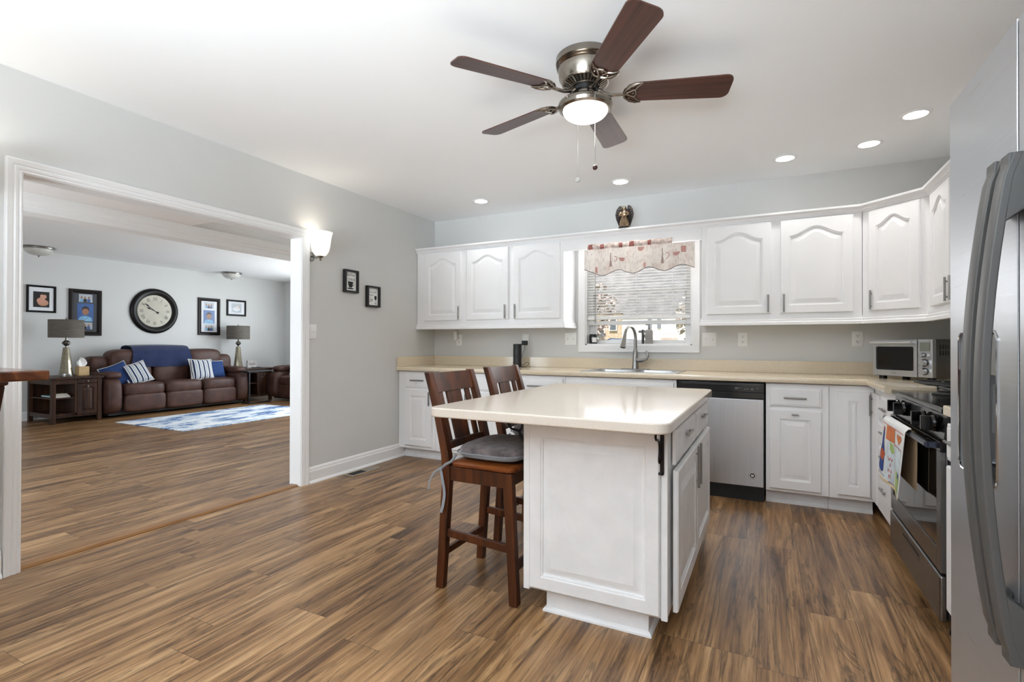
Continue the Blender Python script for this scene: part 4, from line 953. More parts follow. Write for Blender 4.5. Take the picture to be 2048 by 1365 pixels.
# ------------------------------------------------------------------ bar stools (face +X)
def make_stool():
    t = thing('bar_stool', '', 'stool')
    hx, hy = 0.1875, 0.185
    for sy in (-1, 1):
        y = sy*hy; L = []
        for z, x, d in ((0.0, -hx-0.0, 0.020), (0.25, -0.170, 0.021), (0.52, -0.152, 0.022), (0.62, -0.158, 0.021), (0.80, -0.200, 0.019), (0.93, -0.238, 0.017), (1.003, -0.262, 0.016)):
            L.append([(x-d, y-0.019, z), (x+d, y-0.019, z), (x+d, y+0.019, z), (x-d, y+0.019, z)])
        m = MB(); m.loops(L); obj('leg', m, STOOLW, t, bevel=0.004, local=True, smooth=50)
        L = []
        for z, x, d in ((0.0, hx+0.010, 0.020), (0.30, hx-0.006, 0.021), (0.572, hx-0.022, 0.023)):
            L.append([(x-d, y-0.020, z), (x+d, y-0.020, z), (x+d, y+0.020, z), (x-d, y+0.020, z)])
        m = MB(); m.loops(L); obj('leg', m, STOOLW, t, bevel=0.004, local=True)
    m = MB(); zz = (0.505, 0.572)
    for sy in (-1, 1): m.box((-0.132, sy*hy-0.011, zz[0]), (0.145, sy*hy+0.011, zz[1]))
    m.box((0.147, -hy+0.021, zz[0]), (0.169, hy-0.021, zz[1])); m.box((-0.165, -hy+0.021, zz[0]), (-0.143, hy-0.021, zz[1])); obj('apron', m, STOOLW, t, bevel=0.003, local=True)
    # seat: slightly dished board with rounded corners
    m = MB(); pts = rrect(-0.128, -0.212, 0.205, 0.212, 0.035, 5); L = []
    for i, z in ((0.010, 0.5725), (0.002, 0.579), (0.0, 0.590), (0.006, 0.599), (0.016, 0.602)):
        cx, cy = 0.038, 0.0
        L.append([(cx+(p[0]-cx)*(1-i/0.17), cy+(p[1]-cy)*(1-i/0.21), z) for p in pts])
    m.loops(L); obj('seat', m, STOOLS, t, local=True, smooth=40)
    for sy in (-1, 1):
        m = MB(); m.hexa([(-0.155, sy*hy-0.010, 0.243), (0.172, sy*hy-0.010, 0.223), (0.172, sy*hy+0.010, 0.223), (-0.155, sy*hy+0.010, 0.243)], [(-0.155, sy*hy-0.010, 0.279), (0.170, sy*hy-0.010, 0.259), (0.170, sy*hy+0.010, 0.259), (-0.155, sy*hy+0.010, 0.279)]); obj('stretcher', m, STOOLW, t, local=True, bevel=0.003)
    m = MB(); m.box((-0.187, -hy+0.020, 0.146), (-0.166, hy-0.020, 0.178)); obj('stretcher', m, STOOLW, t, local=True, bevel=0.003)
    m = MB(); m.box((0.180, -hy+0.021, 0.138), (0.200, hy-0.021, 0.176)); obj('foot_rest', m, STOOLW, t, local=True, bevel=0.003)
    xb = lambda z: -0.158-(z-0.62)*0.262      # line of the back
    def bar(name, y0, y1, z0, z1, th, curve=0.012, par=t, n=9):
        L = []
        for i in range(n):
            q = i/(n-1); y = y0+(y1-y0)*q; c = curve*(1-(2*((y+hy)/(2*hy))-1)**2)
            L.append([(xb(z0)-c-th, y, z0), (xb(z0)-c+th, y, z0), (xb(z1)-c+th, y, z1), (xb(z1)-c-th, y, z1)])
        m = MB(); m.loops(L); return obj(name, m, STOOLW, par, local=True, smooth=40, bevel=0.002)
    bar('top_rail', -hy+0.0185, hy-0.0185, 0.905, 0.998, 0.010)
    bar('lower_rail', -hy+0.0185, hy-0.0185, 0.640, 0.674, 0.009)
    bar('back_slat', -0.143, -0.108, 0.6745, 0.9045, 0.006); bar('back_slat', -0.070, 0.058, 0.6745, 0.9045, 0.006); bar('back_slat', 0.098, 0.134, 0.6745, 0.9045, 0.006)
    return t
def make_cushion():
    c = thing('seat_cushion', '', 'cushion')
    fn = lambda x, y, z: (x*(1-0.05*(1 if x < 0 else 0)*abs(y)), y*(1.0 - 0.04*max(0, -x)), z*(1-0.18*(x*x+y*y)/2) if z > 0 else z)
    m = MB(); m.superq((0.044, 0, 0.040), (0.335, 0.405, 0.076), 0.55, 0.42, 40, 18, fn)
    m.m = [1 if (sum(m.v[i].z for i in f)/len(f)) < 0.036 else 0 for f in m.f]
    body = obj('pad', m, [CUSH, CUSHS], c, local=True, smooth=60)
    m = MB(); m.tube([(0.044+0.170*math.copysign(abs(cos(a))**0.42, cos(a)), 0.205*math.copysign(abs(sin(a))**0.42, sin(a)), 0.0365) for a in [2*pi*i/48 for i in range(48)]], 0.0035, 6, closed=True); obj('piping', m, CUSHS, body, local=True)
    for sy in (-1, 1):
        m = MB(); y = sy*0.188
        def ribbon(P, w=0.007):
            L = [[(p[0], p[1]-w*0.25, p[2]-w), (p[0], p[1]+w*0.25, p[2]-w), (p[0], p[1]+w*0.25, p[2]+w), (p[0], p[1]-w*0.25, p[2]+w)] for p in P]; m.loops(L)
        def rib2(P, w=0.009): m.tube(smooth_path(P, 5), w*0.75, 6, sx=0.3)
        rib2([(-0.105, y, 0.025), (-0.120, y+sy*0.014, -0.005), (-0.145, y+sy*0.023, -0.020), (-0.175, y+sy*0.024, -0.045)])
        rib2([(-0.175, y+sy*0.024, -0.045), (-0.205, y+sy*0.026, -0.062), (-0.232, y+sy*0.024, -0.100), (-0.245, y+sy*0.022, -0.150)], 0.006)
        rib2([(-0.175, y+sy*0.024, -0.045), (-0.165, y+sy*0.026, -0.085), (-0.152, y+sy*0.026, -0.150), (-0.160, y+sy*0.026, -0.210), (-0.172, y+sy*0.025, -0.245)], 0.010)
        m.superq((-0.175, y+sy*0.025, -0.045), (0.020, 0.012, 0.018), 0.9, nu=10, nv=6)
        obj('tie', m, CUSHS, c, local=True)
    return c
st1 = make_stool(); st1.location = (2.143, -2.505, 0); st1['label'] = 'nearer dark wood bar stool with a worn seat edge, at the island'; st1['group'] = 'dark wood bar stools at the island'
cu1 = make_cushion(); cu1.location = (2.143, -2.505, 0.603); cu1['label'] = 'grey tie-on cushion on the nearer bar stool'; cu1['group'] = 'grey stool cushions'
st2 = copy_tree(st1); st2.location = (2.118, -1.905, 0); st2['label'] = 'farther dark wood bar stool, behind the nearer one'
cu2 = copy_tree(cu1); cu2.location = (2.118, -1.905, 0.603); cu2['label'] = 'grey tie-on cushion on the farther bar stool, mostly hidden by the island top'

# ------------------------------------------------------------------ ceiling fan
FC = (2.55, -2.37); FT = CZ
fan = thing('ceiling_fan', 'brushed nickel ceiling fan with five dark walnut blades and a lit bowl', 'ceiling fan', (FC[0], FC[1], FT))
m = MB(); m.lathe([(0.001, -0.0005), (0.139, -0.0005), (0.139, -0.028), (0.133, -0.032), (0.137, -0.037), (0.131, -0.042), (0.135, -0.047), (0.129, -0.052), (0.124, -0.095), (0.113, -0.112), (0.112, -0.116), (0.001, -0.117)], (FC[0], FC[1], FT), 56); mh = obj('motor_housing', m, FANM, fan, smooth=30)
m = MB()
for i in range(34):
    a = 2*pi*i/34; c_, s_ = cos(a), sin(a); w = 0.0052
    P = lambda r, q, z: (FC[0]+r*c_-q*s_, FC[1]+r*s_+q*c_, FT+z)
    m.hexa([P(0.108, -w, -0.120), P(0.108, w, -0.120), P(0.066, w*0.7, -0.140), P(0.066, -w*0.7, -0.140)], [P(0.110, -w, -0.1165), P(0.110, w, -0.1165), P(0.068, w*0.7, -0.135), P(0.068, -w*0.7, -0.135)])
m.lathe([(0.062, -0.136), (0.070, -0.136), (0.070, -0.142), (0.062, -0.142), (0.062, -0.136)], (FC[0], FC[1], FT), 40, cap=False)
m.lathe([(0.105, -0.1165), (0.113, -0.1165), (0.110, -0.122), (0.104, -0.122), (0.105, -0.1165)], (FC[0], FC[1], FT), 40, cap=False)
obj('vent_grille', m, FANM, mh, smooth=0)
m = MB(); m.lathe([(0.001, -0.118), (0.092, -0.1175), (0.060, -0.1335), (0.060, -0.160), (0.001, -0.161)], (FC[0], FC[1], FT), 40); obj('rotor', m, BLKM, fan)
m = MB(); m.lathe([(0.001, -0.1615), (0.050, -0.1615), (0.052, -0.185), (0.062, -0.192), (0.095, -0.200), (0.117, -0.208), (0.127, -0.217), (0.129, -0.230), (0.124, -0.242), (0.112, -0.249), (0.106, -0.249), (0.104, -0.236), (0.001, -0.2355)], (FC[0], FC[1], FT), 56); lk = obj('light_kit', m, FANM, fan, smooth=30)
m = MB(); m.lathe([(0.103, -0.240)]+[(0.1055*cos(pi/2*i/10), -0.2485-0.050*sin(pi/2*i/10)) for i in range(10)]+[(0.001, -0.2985)], (FC[0], FC[1], FT), 48); gb = obj('glass_bowl', m, EMBULB, lk, smooth=60); gb['label'] = 'lit white glass bowl'
BZH = 2.322-FT
for ang in (19.1, 92.6, 163.4, 233.3, 307.8):
    a = radians(ang); c_, s_ = 1.0, 0.0; tp = tan(radians(12.5))
    def Pb(r, s, z=0.0): return (FC[0]+r*c_-s*s_, FC[1]+r*s_+s*c_, FT+BZH-tp*s+z)
    # blade outline: near-parallel sides, rounded tip, tapered root
    out = []
    hw0, hw1, r0, r1 = 0.058, 0.071, 0.185, 0.660
    for i in range(7): q = i/6; out.append((r0+0.02*(1-cos(q*pi/2))+0.0, -hw0*sin(q*pi/2)*1.0))
    out = [(r0, -0.022), (r0+0.015, -0.045), (r0+0.045, -hw0)]
    for i in range(6): b_ = -pi/2+(pi/2)*i/5; out.append((r1-0.035+0.035*cos(b_), -hw1+0.035+0.035*sin(b_)))
    for i in range(6): b_ = (pi/2)*i/5; out.append((r1-0.035+0.035*cos(b_), hw1-0.035+0.035*sin(b_)))
    out += [(r0+0.045, hw0), (r0+0.015, 0.045), (r0, 0.022)]
    m = MB(); m.loops([[Pb(r, s, -0.003) for r, s in out], [Pb(r, s, 0.003) for r, s in out]]); bl_ = obj('blade', m, BLADE, fan, smooth=0); bl_.rotation_euler = (0, 0, a)
    m = MB(); zi = -0.0065
    # arm and crescent blade iron
    m.tube([(FC[0]+0.058*c_, FC[1]+0.058*s_, FT-0.150), (FC[0]+0.085*c_, FC[1]+0.085*s_, FT-0.172), (FC[0]+0.120*c_, FC[1]+0.120*s_, FT-0.182), Pb(0.165, 0, zi-0.003), Pb(0.20, 0, zi)], [0.010, 0.010, 0.008, 0.008, 0.006], 10)
    for sg in (-1, 1):
        m.tube([Pb(0.178, 0, zi), Pb(0.184, sg*0.024, zi), Pb(0.205, sg*0.047, zi), Pb(0.235, sg*0.060, zi), Pb(0.262, sg*0.062, zi)], [0.006, 0.007, 0.0075, 0.006, 0.002], 8)
        m.tube([Pb(0.262, sg*0.062, zi), Pb(0.238, sg*0.042, zi), Pb(0.228, sg*0.022, zi), Pb(0.235, 0, zi)], [0.002, 0.005, 0.005, 0.005], 8)
        m.tube([Pb(0.190, sg*0.004, zi), Pb(0.212, sg*0.016, zi), Pb(0.228, sg*0.024, zi)], 0.004, 8)
    for r, s in ((0.205, 0.030), (0.205, -0.030), (0.222, 0)): q = Pb(r, s, zi); m.superq(q, (0.010, 0.010, 0.007), 1.0, nu=8, nv=6)
    obj('blade_iron', m, FANM, bl_)
for (x, y, zt, zb, lab) in ((2.63, -2.47, FT-0.222, 1.942, 0), (2.485, -2.29, FT-0.205, 1.962, 1)):
    m = MB(); m.cyl((x, y, zt), (x, y, zb), 0.0013, 6)
    ch = obj('pull_chain', m, NICK, fan)
    m = MB()
    if lab == 0: m.superq((x, y, zb-0.009), (0.023, 0.023, 0.023), 1.0, nu=16, nv=10); obj('wooden_ball', m, BLADE, ch)
    else: m.lathe([(0.001, -0.004), (0.011, -0.004), (0.012, 0), (0.011, 0.004), (0.001, 0.004)], (x, y, zb-0.012), 20, 'y'); obj('round_fob', m, NICK, ch)

# ------------------------------------------------------------------ recessed lights, sconces
LPOS = [(0.891, -0.506, 'white recessed downlight nearest the left wall corner'), (2.225, -0.491, 'white recessed downlight above the sink window'), (3.433, -0.489, 'white recessed downlight above the two-door wall cabinet'), (3.93, -0.54, 'white recessed downlight above the angled corner cabinet'), (4.098, -0.948, 'white recessed downlight nearest the fridge')]
for x, y, lab in LPOS:
    t = thing('recessed_light', lab, 'ceiling light', (x, y, CZ), group='lit recessed downlights')
    m = MB(); m.lathe([(0.060, -0.0005), (0.080, -0.0005), (0.078, -0.005), (0.066, -0.008), (0.060, -0.007), (0.060, -0.0005)], (x, y, CZ), 32, cap=False); obj('trim_ring', m, TRIM, t)
    m = MB(); m.lathe([(0.001, -0.0008), (0.0595, -0.0008), (0.0595, -0.005), (0.001, -0.0052)], (x, y, CZ), 32); obj('lens', m, EMCAN, t)
    spot('downlight_lamp', (x, y, CZ-0.012), 12, ang=140, blend=1.0, r=0.05)
spot('fan_bowl_lamp', (FC[0], FC[1], FT-0.315), 34, ang=172, blend=0.6, r=0.10)
def sconce(y, lab):
    c = (0.112, y, 0)
    t = thing('wall_sconce', lab, 'wall light', (0.002, y, 1.80), group='lit bell glass wall sconces')
    m = MB(); m.lathe([(0.001, 0.001), (0.036, 0.001), (0.036, 0.008), (0.026, 0.014), (0.001, 0.015)], (0, y, 1.845), 24, 'x'); m.tube([(0.012, y, 1.845), (0.06, y, 1.83), (0.112, y, 1.835)], 0.008, 8); obj('wall_arm', m, NICK, t)
    m = MB(); pr = [(0.028, 1.842), (0.046, 1.850), (0.064, 1.880), (0.074, 1.925), (0.080, 1.975), (0.086, 2.010), (0.094, 2.030), (0.091, 2.031), (0.083, 2.011), (0.077, 1.975), (0.071, 1.925), (0.061, 1.882), (0.044, 1.853), (0.028, 1.845)]
    m.lathe(pr, c, 36, cap=False); s_ = obj('glass_shade', m, EMSC, t, smooth=50); s_['label'] = 'lit frosted bell glass'
    m = MB(); m.lathe([(0.001, 1.802), (0.006, 1.804), (0.010, 1.812), (0.007, 1.820), (0.016, 1.826), (0.026, 1.838), (0.027, 1.8415), (0.001, 1.8418)], c, 24); obj('finial', m, NICK, t)
    point('sconce_bulb', (0.112, y, 1.955), 0.6, (1, 0.94, 0.85), 0.03)
sconce(-1.722, 'lit bell glass sconce between the opening and the coffee sign')
sconce(-3.745, 'lit bell glass sconce just past the left side of the opening')

# ------------------------------------------------------------------ things on the kitchen walls
def plate(name, label, frame, w, h, kind, loc, cat):
    t = thing(name, label, cat, loc, group=('wall outlets' if kind == 'outlet' else 'light switch plates'))
    m = MB(); m.fr = frame; m.loops([[(p[0], p[1], n) for p in rrect(i, i, w-i, h-i, 0.004, 3)] for i, n in ((0, 0.0008), (0, 0.004), (0.003, 0.006))]); obj('cover_plate', m, PLATE, t)
    if kind == 'outlet':
        for v in (h*0.5-0.022, h*0.5+0.022):
            m = MB(); m.fr = frame; m.plate(rrect(w/2-0.016, v-0.014, w/2+0.016, v+0.014, 0.006, 4), (0.0062, 0.0075)); r = obj('receptacle', m, PLATE, t, smooth=0)
            m = MB(); m.fr = frame
            for du in (-0.0065, 0.0065): m.plate([(w/2+du-0.0013, v-0.002), (w/2+du+0.0013, v-0.002), (w/2+du+0.0013, v+0.008), (w/2+du-0.0013, v+0.008)], (0.0076, 0.0079))
            m.plate(circ(w/2, v-0.008, 0.003, 8), (0.0076, 0.0079)); obj('slots', m, INK, r, smooth=0)
    else:
        n = kind
        for i in range(n):
            u = w*(i+0.5)/n if n > 1 else w/2
            m = MB(); m.fr = frame; m.hexa([(u-0.005, h/2-0.012, 0.0062), (u+0.005, h/2-0.012, 0.0062), (u+0.005, h/2+0.012, 0.0062), (u-0.005, h/2+0.012, 0.0062)], [(u-0.004, h/2+0.002, 0.016), (u+0.004, h/2+0.002, 0.016), (u+0.004, h/2+0.011, 0.014), (u-0.004, h/2+0.011, 0.014)]); obj('toggle', m, PLATE, t, bevel=0.001)
    return t
for x0, x1, z0, z1, lab in ((0.290, 0.362, 1.118, 1.238, 'white outlet under the left cabinets with a white plug-in in it'), (1.090, 1.164, 1.117, 1.237, 'white outlet behind the black speaker with a black adapter in it'), (3.097, 3.170, 1.120, 1.238, 'white outlet under the two-door wall cabinet'), (3.898, 3.972, 1.122, 1.240, 'white outlet just left of the toaster oven')):
    plate('wall_outlet', lab, fr_back(x0, z0, -0.0002), x1-x0, z1-z0, 'outlet', ((x0+x1)/2, -0.0005, z0), 'outlet')
plate('light_switch', 'white double switch plate left of the sink window', fr_back(1.548, 1.127, -0.0002), 0.118, 0.120, 2, (1.607, -0.0005, 1.127), 'light switch')
plate('light_switch', 'white double switch plate right of the sink window', fr_back(2.812, 1.120, -0.0002), 0.116, 0.119, 2, (2.87, -0.0005, 1.12), 'light switch')
plate('light_switch', 'white single switch plate beside the opening under the sconce', fr_left(-1.735, 1.176, 0.0002), 0.074, 0.118, 1, (0.0005, -1.70, 1.176), 'light switch')
m = MB(); m.lathe([(0.001, 1.175), (0.017, 1.175), (0.019, 1.180), (0.020, 1.200), (0.020, 1.262), (0.018, 1.266), (0.001, 1.266)], (0.300, -0.036, 0), 20); m.box((0.290, -0.016, 1.185), (0.322, -0.0085, 1.218))
pg = single('plug_in_freshener', m, PLATE, 'white plug-in cylinder on the outlet under the left cabinets', 'plug-in', (0.30, -0.03, 1.175))
m = MB(); m.box((1.098, -0.045, 1.125), (1.153, -0.0088, 1.170)); ad = thing('power_adapter', 'black power adapter plugged in above the speaker', 'adapter', (1.125, -0.03, 1.125)); obj('plug_body', m, BLKM, ad, bevel=0.005)
m = MB(); m.tube([(p[0], p[1], max(p[2], 0.9105)) for p in smooth_path([(1.128, -0.035, 1.126), (1.126, -0.036, 1.08), (1.112, -0.05, 1.03), (1.105, -0.06, 0.97), (1.13, -0.09, 0.925), (1.19, -0.10, 0.955), (1.205, -0.10, 0.935), (1.17, -0.11, 0.912), (1.10, -0.12, 0.911), (1.05, -0.10, 0.93), (1.03, -0.10, 0.950), (1.04, -0.08, 0.915), (1.12, -0.08, 0.911), (1.18, -0.13, 0.911)])], 0.0022, 6); obj('cable', m, BLKM, ad)
sp = thing('smart_speaker', 'black cylinder smart speaker on the counter below an outlet', 'speaker', (1.092, -0.125, CT1))
m = MB(); m.lathe([(0.001, 0.0005), (0.042, 0.0005), (0.0425, 0.004), (0.0425, 0.120)], (1.092, -0.125, CT1), 40, cap=False); m.lathe([(0.0425, 0.120), (0.0425, 0.225), (0.041, 0.230), (0.001, 0.230)], (1.092, -0.125, CT1), 40, cap=False); obj('body', m, pm('speaker_black', srgb(22, 22, 25), 0.35, bump=0.2, bscale=900), sp, smooth=30)
m = MB(); m.lathe([(0.0427, 0.119), (0.0433, 0.1195), (0.0433, 0.1215), (0.0427, 0.122)], (1.092, -0.125, CT1), 40, cap=False); obj('ring', m, BLK, sp)

def sign(label, y0, y1, z0, z1, build):
    t = thing('framed_sign', label, 'sign', (0.0, (y0+y1)/2, z0), group='small black framed word signs')
    w, h, d, b = y1-y0, z1-z0, 0.032, 0.017
    frm = fr_left(y0, z0, 0.0008); m = MB(); m.fr = frm
    R = lambda i, n: [(i, i, n), (w-i, i, n), (w-i, h-i, n), (i, h-i, n)]
    m.loops([R(0, 0), R(0, d), R(b, d), R(b, 0.012), R(b-0.001, 0.0)], cap0=False, cap1=False); obj('frame', m, BLKM, t, smooth=0)
    m = MB(); m.fr = frm; m.plate(R(b, 0)[0:4] and [(b, b), (w-b, b), (w-b, h-b), (b, h-b)], (0.008, 0.0118)); p = obj('card', m, WHITE, t, smooth=0)
    m = MB(); m.fr = frm; build(m, w, h); obj('lettering', m, INK, p, smooth=0, fixn=False)
def s1(m, w, h):
    n = 0.0122; text_mb(m, 'But First', 0.036, w/2, h-0.055, n, 'CENTER', fr=m.fr, sx=0.80); text_mb(m, 'COFFEE', 0.034, w/2, h-0.096, n, 'CENTER', fr=m.fr, sx=0.90)
    m.poly([(w/2-0.034, 0.098, n), (w/2-0.026, 0.056, n), (w/2-0.016, 0.046, n), (w/2+0.012, 0.046, n), (w/2+0.022, 0.056, n), (w/2+0.028, 0.098, n)])
    P = [(w/2+0.026, 0.088), (w/2+0.040, 0.084), (w/2+0.042, 0.070), (w/2+0.022, 0.060)]
    for (a, b_), (c, d_) in zip(P, P[1:]): m.poly([(a, b_-0.003, n), (c, d_-0.003, n), (c, d_+0.003, n), (a, b_+0.003, n)])
    m.poly([(p[0], p[1], n) for p in circ(w/2-0.003, 0.037, 0.040, 24, 0.16)])
def s2(m, w, h):
    n = 0.0122; text_mb(m, 'Live a little', 0.026, w/2, h-0.062, n, 'CENTER', fr=m.fr, sx=0.84); text_mb(m, 'LAUGH', 0.025, 0.058, h-0.092, n, 'CENTER', fr=m.fr, sx=0.85); text_mb(m, 'a', 0.024, 0.058, h-0.114, n, 'CENTER', fr=m.fr); text_mb(m, 'LOT', 0.036, 0.058, h-0.146, n, 'CENTER', fr=m.fr, sx=0.85, bold=0.0008)
    g = 0.122
    m.poly([(g-0.013, 0.108, n), (g-0.016, 0.088, n), (g-0.009, 0.070, n), (g, 0.066, n), (g+0.009, 0.070, n), (g+0.016, 0.088, n), (g+0.013, 0.108, n)]); m.poly([(g-0.0015, 0.036, n), (g+0.0015, 0.036, n), (g+0.0015, 0.067, n), (g-0.0015, 0.067, n)]); m.poly([(p[0], p[1], n) for p in circ(g, 0.035, 0.012, 16, 0.2)])
sign('black framed sign with a coffee cup, nearer the sconce', -1.372, -1.206, 1.590, 1.790, s1)
sign('black framed sign with a wine glass, nearer the cabinets', -1.092, -0.920, 1.479, 1.675, s2)

# ------------------------------------------------------------------ window dressing and sill
def sk_pt(u, v):
    x = 1.862+0.932*u; z1 = 1.972
    sc_ = [0.0, 0.28, 0.48, 0.63, 0.86, 1.0]
    low = 1.735+0.020*u
    k = 0.5-0.5*cos(2*pi*(u*3.55+0.35)); zb = low+0.040*k+ (0.03*(1-u/0.06) if u < 0.06 else 0)
    y = -0.338-0.010*sin(u*34)*(0.35+0.65*v)-0.006*sin(u*13+1)*v
    return (x, y, z1+(zb-z1)*v)
vl = thing('window_valance', 'cream coffee-print valance curtain with a scalloped hem over the sink', 'curtain', (2.32, -0.34, 1.74))
m = MB(); m.grid(sk_pt, 120, 14, 0.002)
def curtain_mat():
    mt, nt, b = _mat('valance_print'); N, L = nt.nodes, nt.links
    tc = N.new('ShaderNodeTexCoord'); mp = N.new('ShaderNodeMapping'); mp.inputs['Scale'].default_value = (60, 1, 26); L.new(tc.outputs['Object'], mp.inputs[0])
    nz = N.new('ShaderNodeTexNoise'); nz.inputs['Scale'].default_value = 1.0; nz.inputs['Detail'].default_value = 6; L.new(mp.outputs[0], nz.inputs['Vector'])
    n2 = N.new('ShaderNodeTexNoise'); n2.inputs['Scale'].default_value = 11; L.new(tc.outputs['Object'], n2.inputs['Vector'])
    cr = N.new('ShaderNodeValToRGB'); e = cr.color_ramp.elements; e[0].position = 0.50; e[0].color = srgb(246, 242, 238); e[1].position = 0.66; e[1].color = srgb(214, 206, 202)
    c2 = N.new('ShaderNodeValToRGB'); e = c2.color_ramp.elements; e[0].position = 0.45; e[0].color = srgb(246, 241, 236); e[1].position = 0.75; e[1].color = srgb(232, 218, 212)
    L.new(nz.outputs['Fac'], cr.inputs[0]); L.new(n2.outputs['Fac'], c2.inputs[0]); mx = N.new('ShaderNodeMixRGB'); mx.blend_type = 'MULTIPLY'; mx.inputs[0].default_value = 0.8
    L.new(c2.outputs[0], mx.inputs[1]); L.new(cr.outputs[0], mx.inputs[2]); L.new(mx.outputs[0], b.inputs['Base Color']); b.inputs['Roughness'].default_value = 0.95; return mt
CURT = curtain_mat()
skirt = obj('skirt', m, CURT, vl, smooth=60)
REDP = pm('print_brick_red', srgb(192, 146, 138), 0.95, var=0.15); BRNP = pm('print_taupe', srgb(168, 146, 138), 0.95, var=0.15)
def print_shape(name, P, mat, lift=0.0025):
    mm = MB(); n = len(P); cx = sum(p[0] for p in P)/n; cy = sum(p[1] for p in P)/n
    q = lambda u, v: (lambda r: (r[0], r[1]-lift, r[2]))(sk_pt(u, v))
    rings = [[mm.P(q(cx+(p[0]-cx)*k, cy+(p[1]-cy)*k)) for p in P] for k in (1, 0.5)]; c = mm.P(q(cx, cy))
    for i in range(n): mm.F(rings[0][i], rings[0][(i+1) % n], rings[1][(i+1) % n], rings[1][i]); mm.F(rings[1][i], rings[1][(i+1) % n], c)
    return obj(name, mm, mat, skirt, smooth=0, fixn=False)
for (u, v) in ((0.36, 0.52), (0.845, 0.46), (0.535, 0.12)):
    print_shape('printed_cup', sub([(u-0.030, v-0.07), (u+0.030, v-0.07), (u+0.024, v+0.04), (u+0.010, v+0.09), (u-0.012, v+0.09), (u-0.026, v+0.03)], 2), REDP)
for (u, v) in ((0.285, 0.48), (0.755, 0.45)):
    ring_o = [(u+0.030*cos(a), v+0.13*sin(a)) for a in [-pi/2+pi*i/10 for i in range(11)]]; ring_i = [(u+0.024*cos(a), v+0.10*sin(a)) for a in [pi/2-pi*i/10 for i in range(11)]]
    mm = MB(); q = lambda a, b_: (lambda r: (r[0], r[1]-0.0025, r[2]))(sk_pt(a, b_)); n = 11
    I = [mm.P(q(*p)) for p in ring_o]; J = [mm.P(q(*p)) for p in ring_i[::-1]]
    for i in range(n-1): mm.F(I[i], I[i+1], J[i+1], J[i])
    obj('printed_handle', mm, REDP, skirt, smooth=0, fixn=False)
    print_shape('printed_pot', sub([(u-0.035, v-0.30), (u-0.028, v-0.30), (u-0.026, v+0.0), (u-0.016, v+0.28), (u-0.046, v+0.28), (u-0.036, v+0.0)], 2), BRNP)
for (u, v, w_, h_) in ((0.115, 0.84, 0.020, 0.12), (0.57, 0.86, 0.022, 0.10), (0.905, 0.30, 0.045, 0.14)):
    print_shape('printed_tag', sub([(u-w_/2, v-h_), (u+w_/2, v-h_), (u+w_/2, v+h_), (u-w_/2, v+h_)], 2), REDP)
m = MB(); 
def rp(u, v):
    a = -pi/2+v*pi; x = 1.888+0.728*u
    return (x, -0.318-0.026*cos(a)-0.004*sin(u*60)*cos(a), 1.995+0.029*sin(a)+0.003*sin(u*25))
m.grid(rp, 90, 10, 0.002); ro = obj('rod_pocket', m, pm('valance_print_dark', srgb(206, 190, 182), 0.95, var=0.3, scale=38), vl, smooth=60)
for u, w_ in ((0.04, 0.05), (0.185, 0.05), (0.41, 0.045), (0.54, 0.06), (0.745, 0.04)):
    mm = MB(); mm.grid(lambda a, b_: (lambda r: (r[0], r[1]-0.002, r[2]))(rp(u-w_/2+w_*a, 0.2+0.55*b_)), 6, 6); obj('printed_patch', mm, pm('print_dark_red'+str(u), srgb(150, 96, 90), 0.95, var=0.4, scale=60), ro, smooth=0, fixn=False)
m = MB(); m.tube([sk_pt(i/160, 1.0) for i in range(161)], 0.0035, 6); obj('hem', m, pm('hem_grey', srgb(122, 110, 106), 0.9), vl)
m = MB(); m.lathe([(0.001, 0.0005), (0.036, 0.0005), (0.038, 0.004), (0.038, 0.078), (0.034, 0.086), (0.034, 0.092), (0.001, 0.093)], (1.822, 0.040, WZ0+0.012), 28)
cn = thing('candle_jar', 'black candle jar with a white label on the window sill', 'candle', (1.822, 0.040, WZ0+0.012)); obj('jar', m, BLK, cn)
m = MB()
for i in range(9):
    a0, a1 = radians(-88+i*8), radians(-80+i*8); r = 0.0386
    m.poly([(1.822+r*cos(a0), 0.040+r*sin(a0), WZ0+0.026), (1.822+r*cos(a1), 0.040+r*sin(a1), WZ0+0.026), (1.822+r*cos(a1), 0.040+r*sin(a1), WZ0+0.072), (1.822+r*cos(a0), 0.040+r*sin(a0), WZ0+0.072)])
obj('label', m, WHITE, cn, smooth=0, fixn=False)
sd = thing('soap_dispenser', 'grey soap pump bottle on the sill behind the faucet', 'soap dispenser', (2.352, 0.030, WZ0+0.012))
m = MB(); bz = WZ0+0.012
m.loops([[(p[0], p[1], bz+z) for p in rrect(2.352-0.034+i, 0.030-0.022+i, 2.352+0.034-i, 0.030+0.022-i, 0.012, 4)] for i, z in ((0.002, 0.0005), (0, 0.004), (0, 0.118), (0.010, 0.130), (0.012, 0.132))]); obj('bottle', m, pm('soap_grey', srgb(168, 164, 160), 0.3), sd)
m = MB(); m.cyl((2.352, 0.03, bz+0.1325), (2.352, 0.03, bz+0.150), 0.010, 14); m.cyl((2.352, 0.03, bz+0.150), (2.352, 0.03, bz+0.170), 0.004, 8); m.box((2.322, 0.023, bz+0.168), (2.360, 0.037, bz+0.178)); obj('pump', m, pm('pump_grey', srgb(120, 118, 118), 0.3), sd)
m = MB(); m.tube([(2.296, 0.035, bz+0.0005), (2.296, 0.035, bz+0.13)], 0.013, 14); bo = thing('small_bottle', 'slim dark bottle with a ribbon bow beside the soap pump', 'bottle', (2.296, 0.035, bz)); obj('bottle', m, pm('dark_bottle', srgb(70, 66, 66), 0.35), bo)
m = MB()
for sg in (-1, 1): m.superq((2.296+sg*0.022, 0.018, bz+0.112), (0.036, 0.010, 0.024), 0.8, nu=12, nv=8)
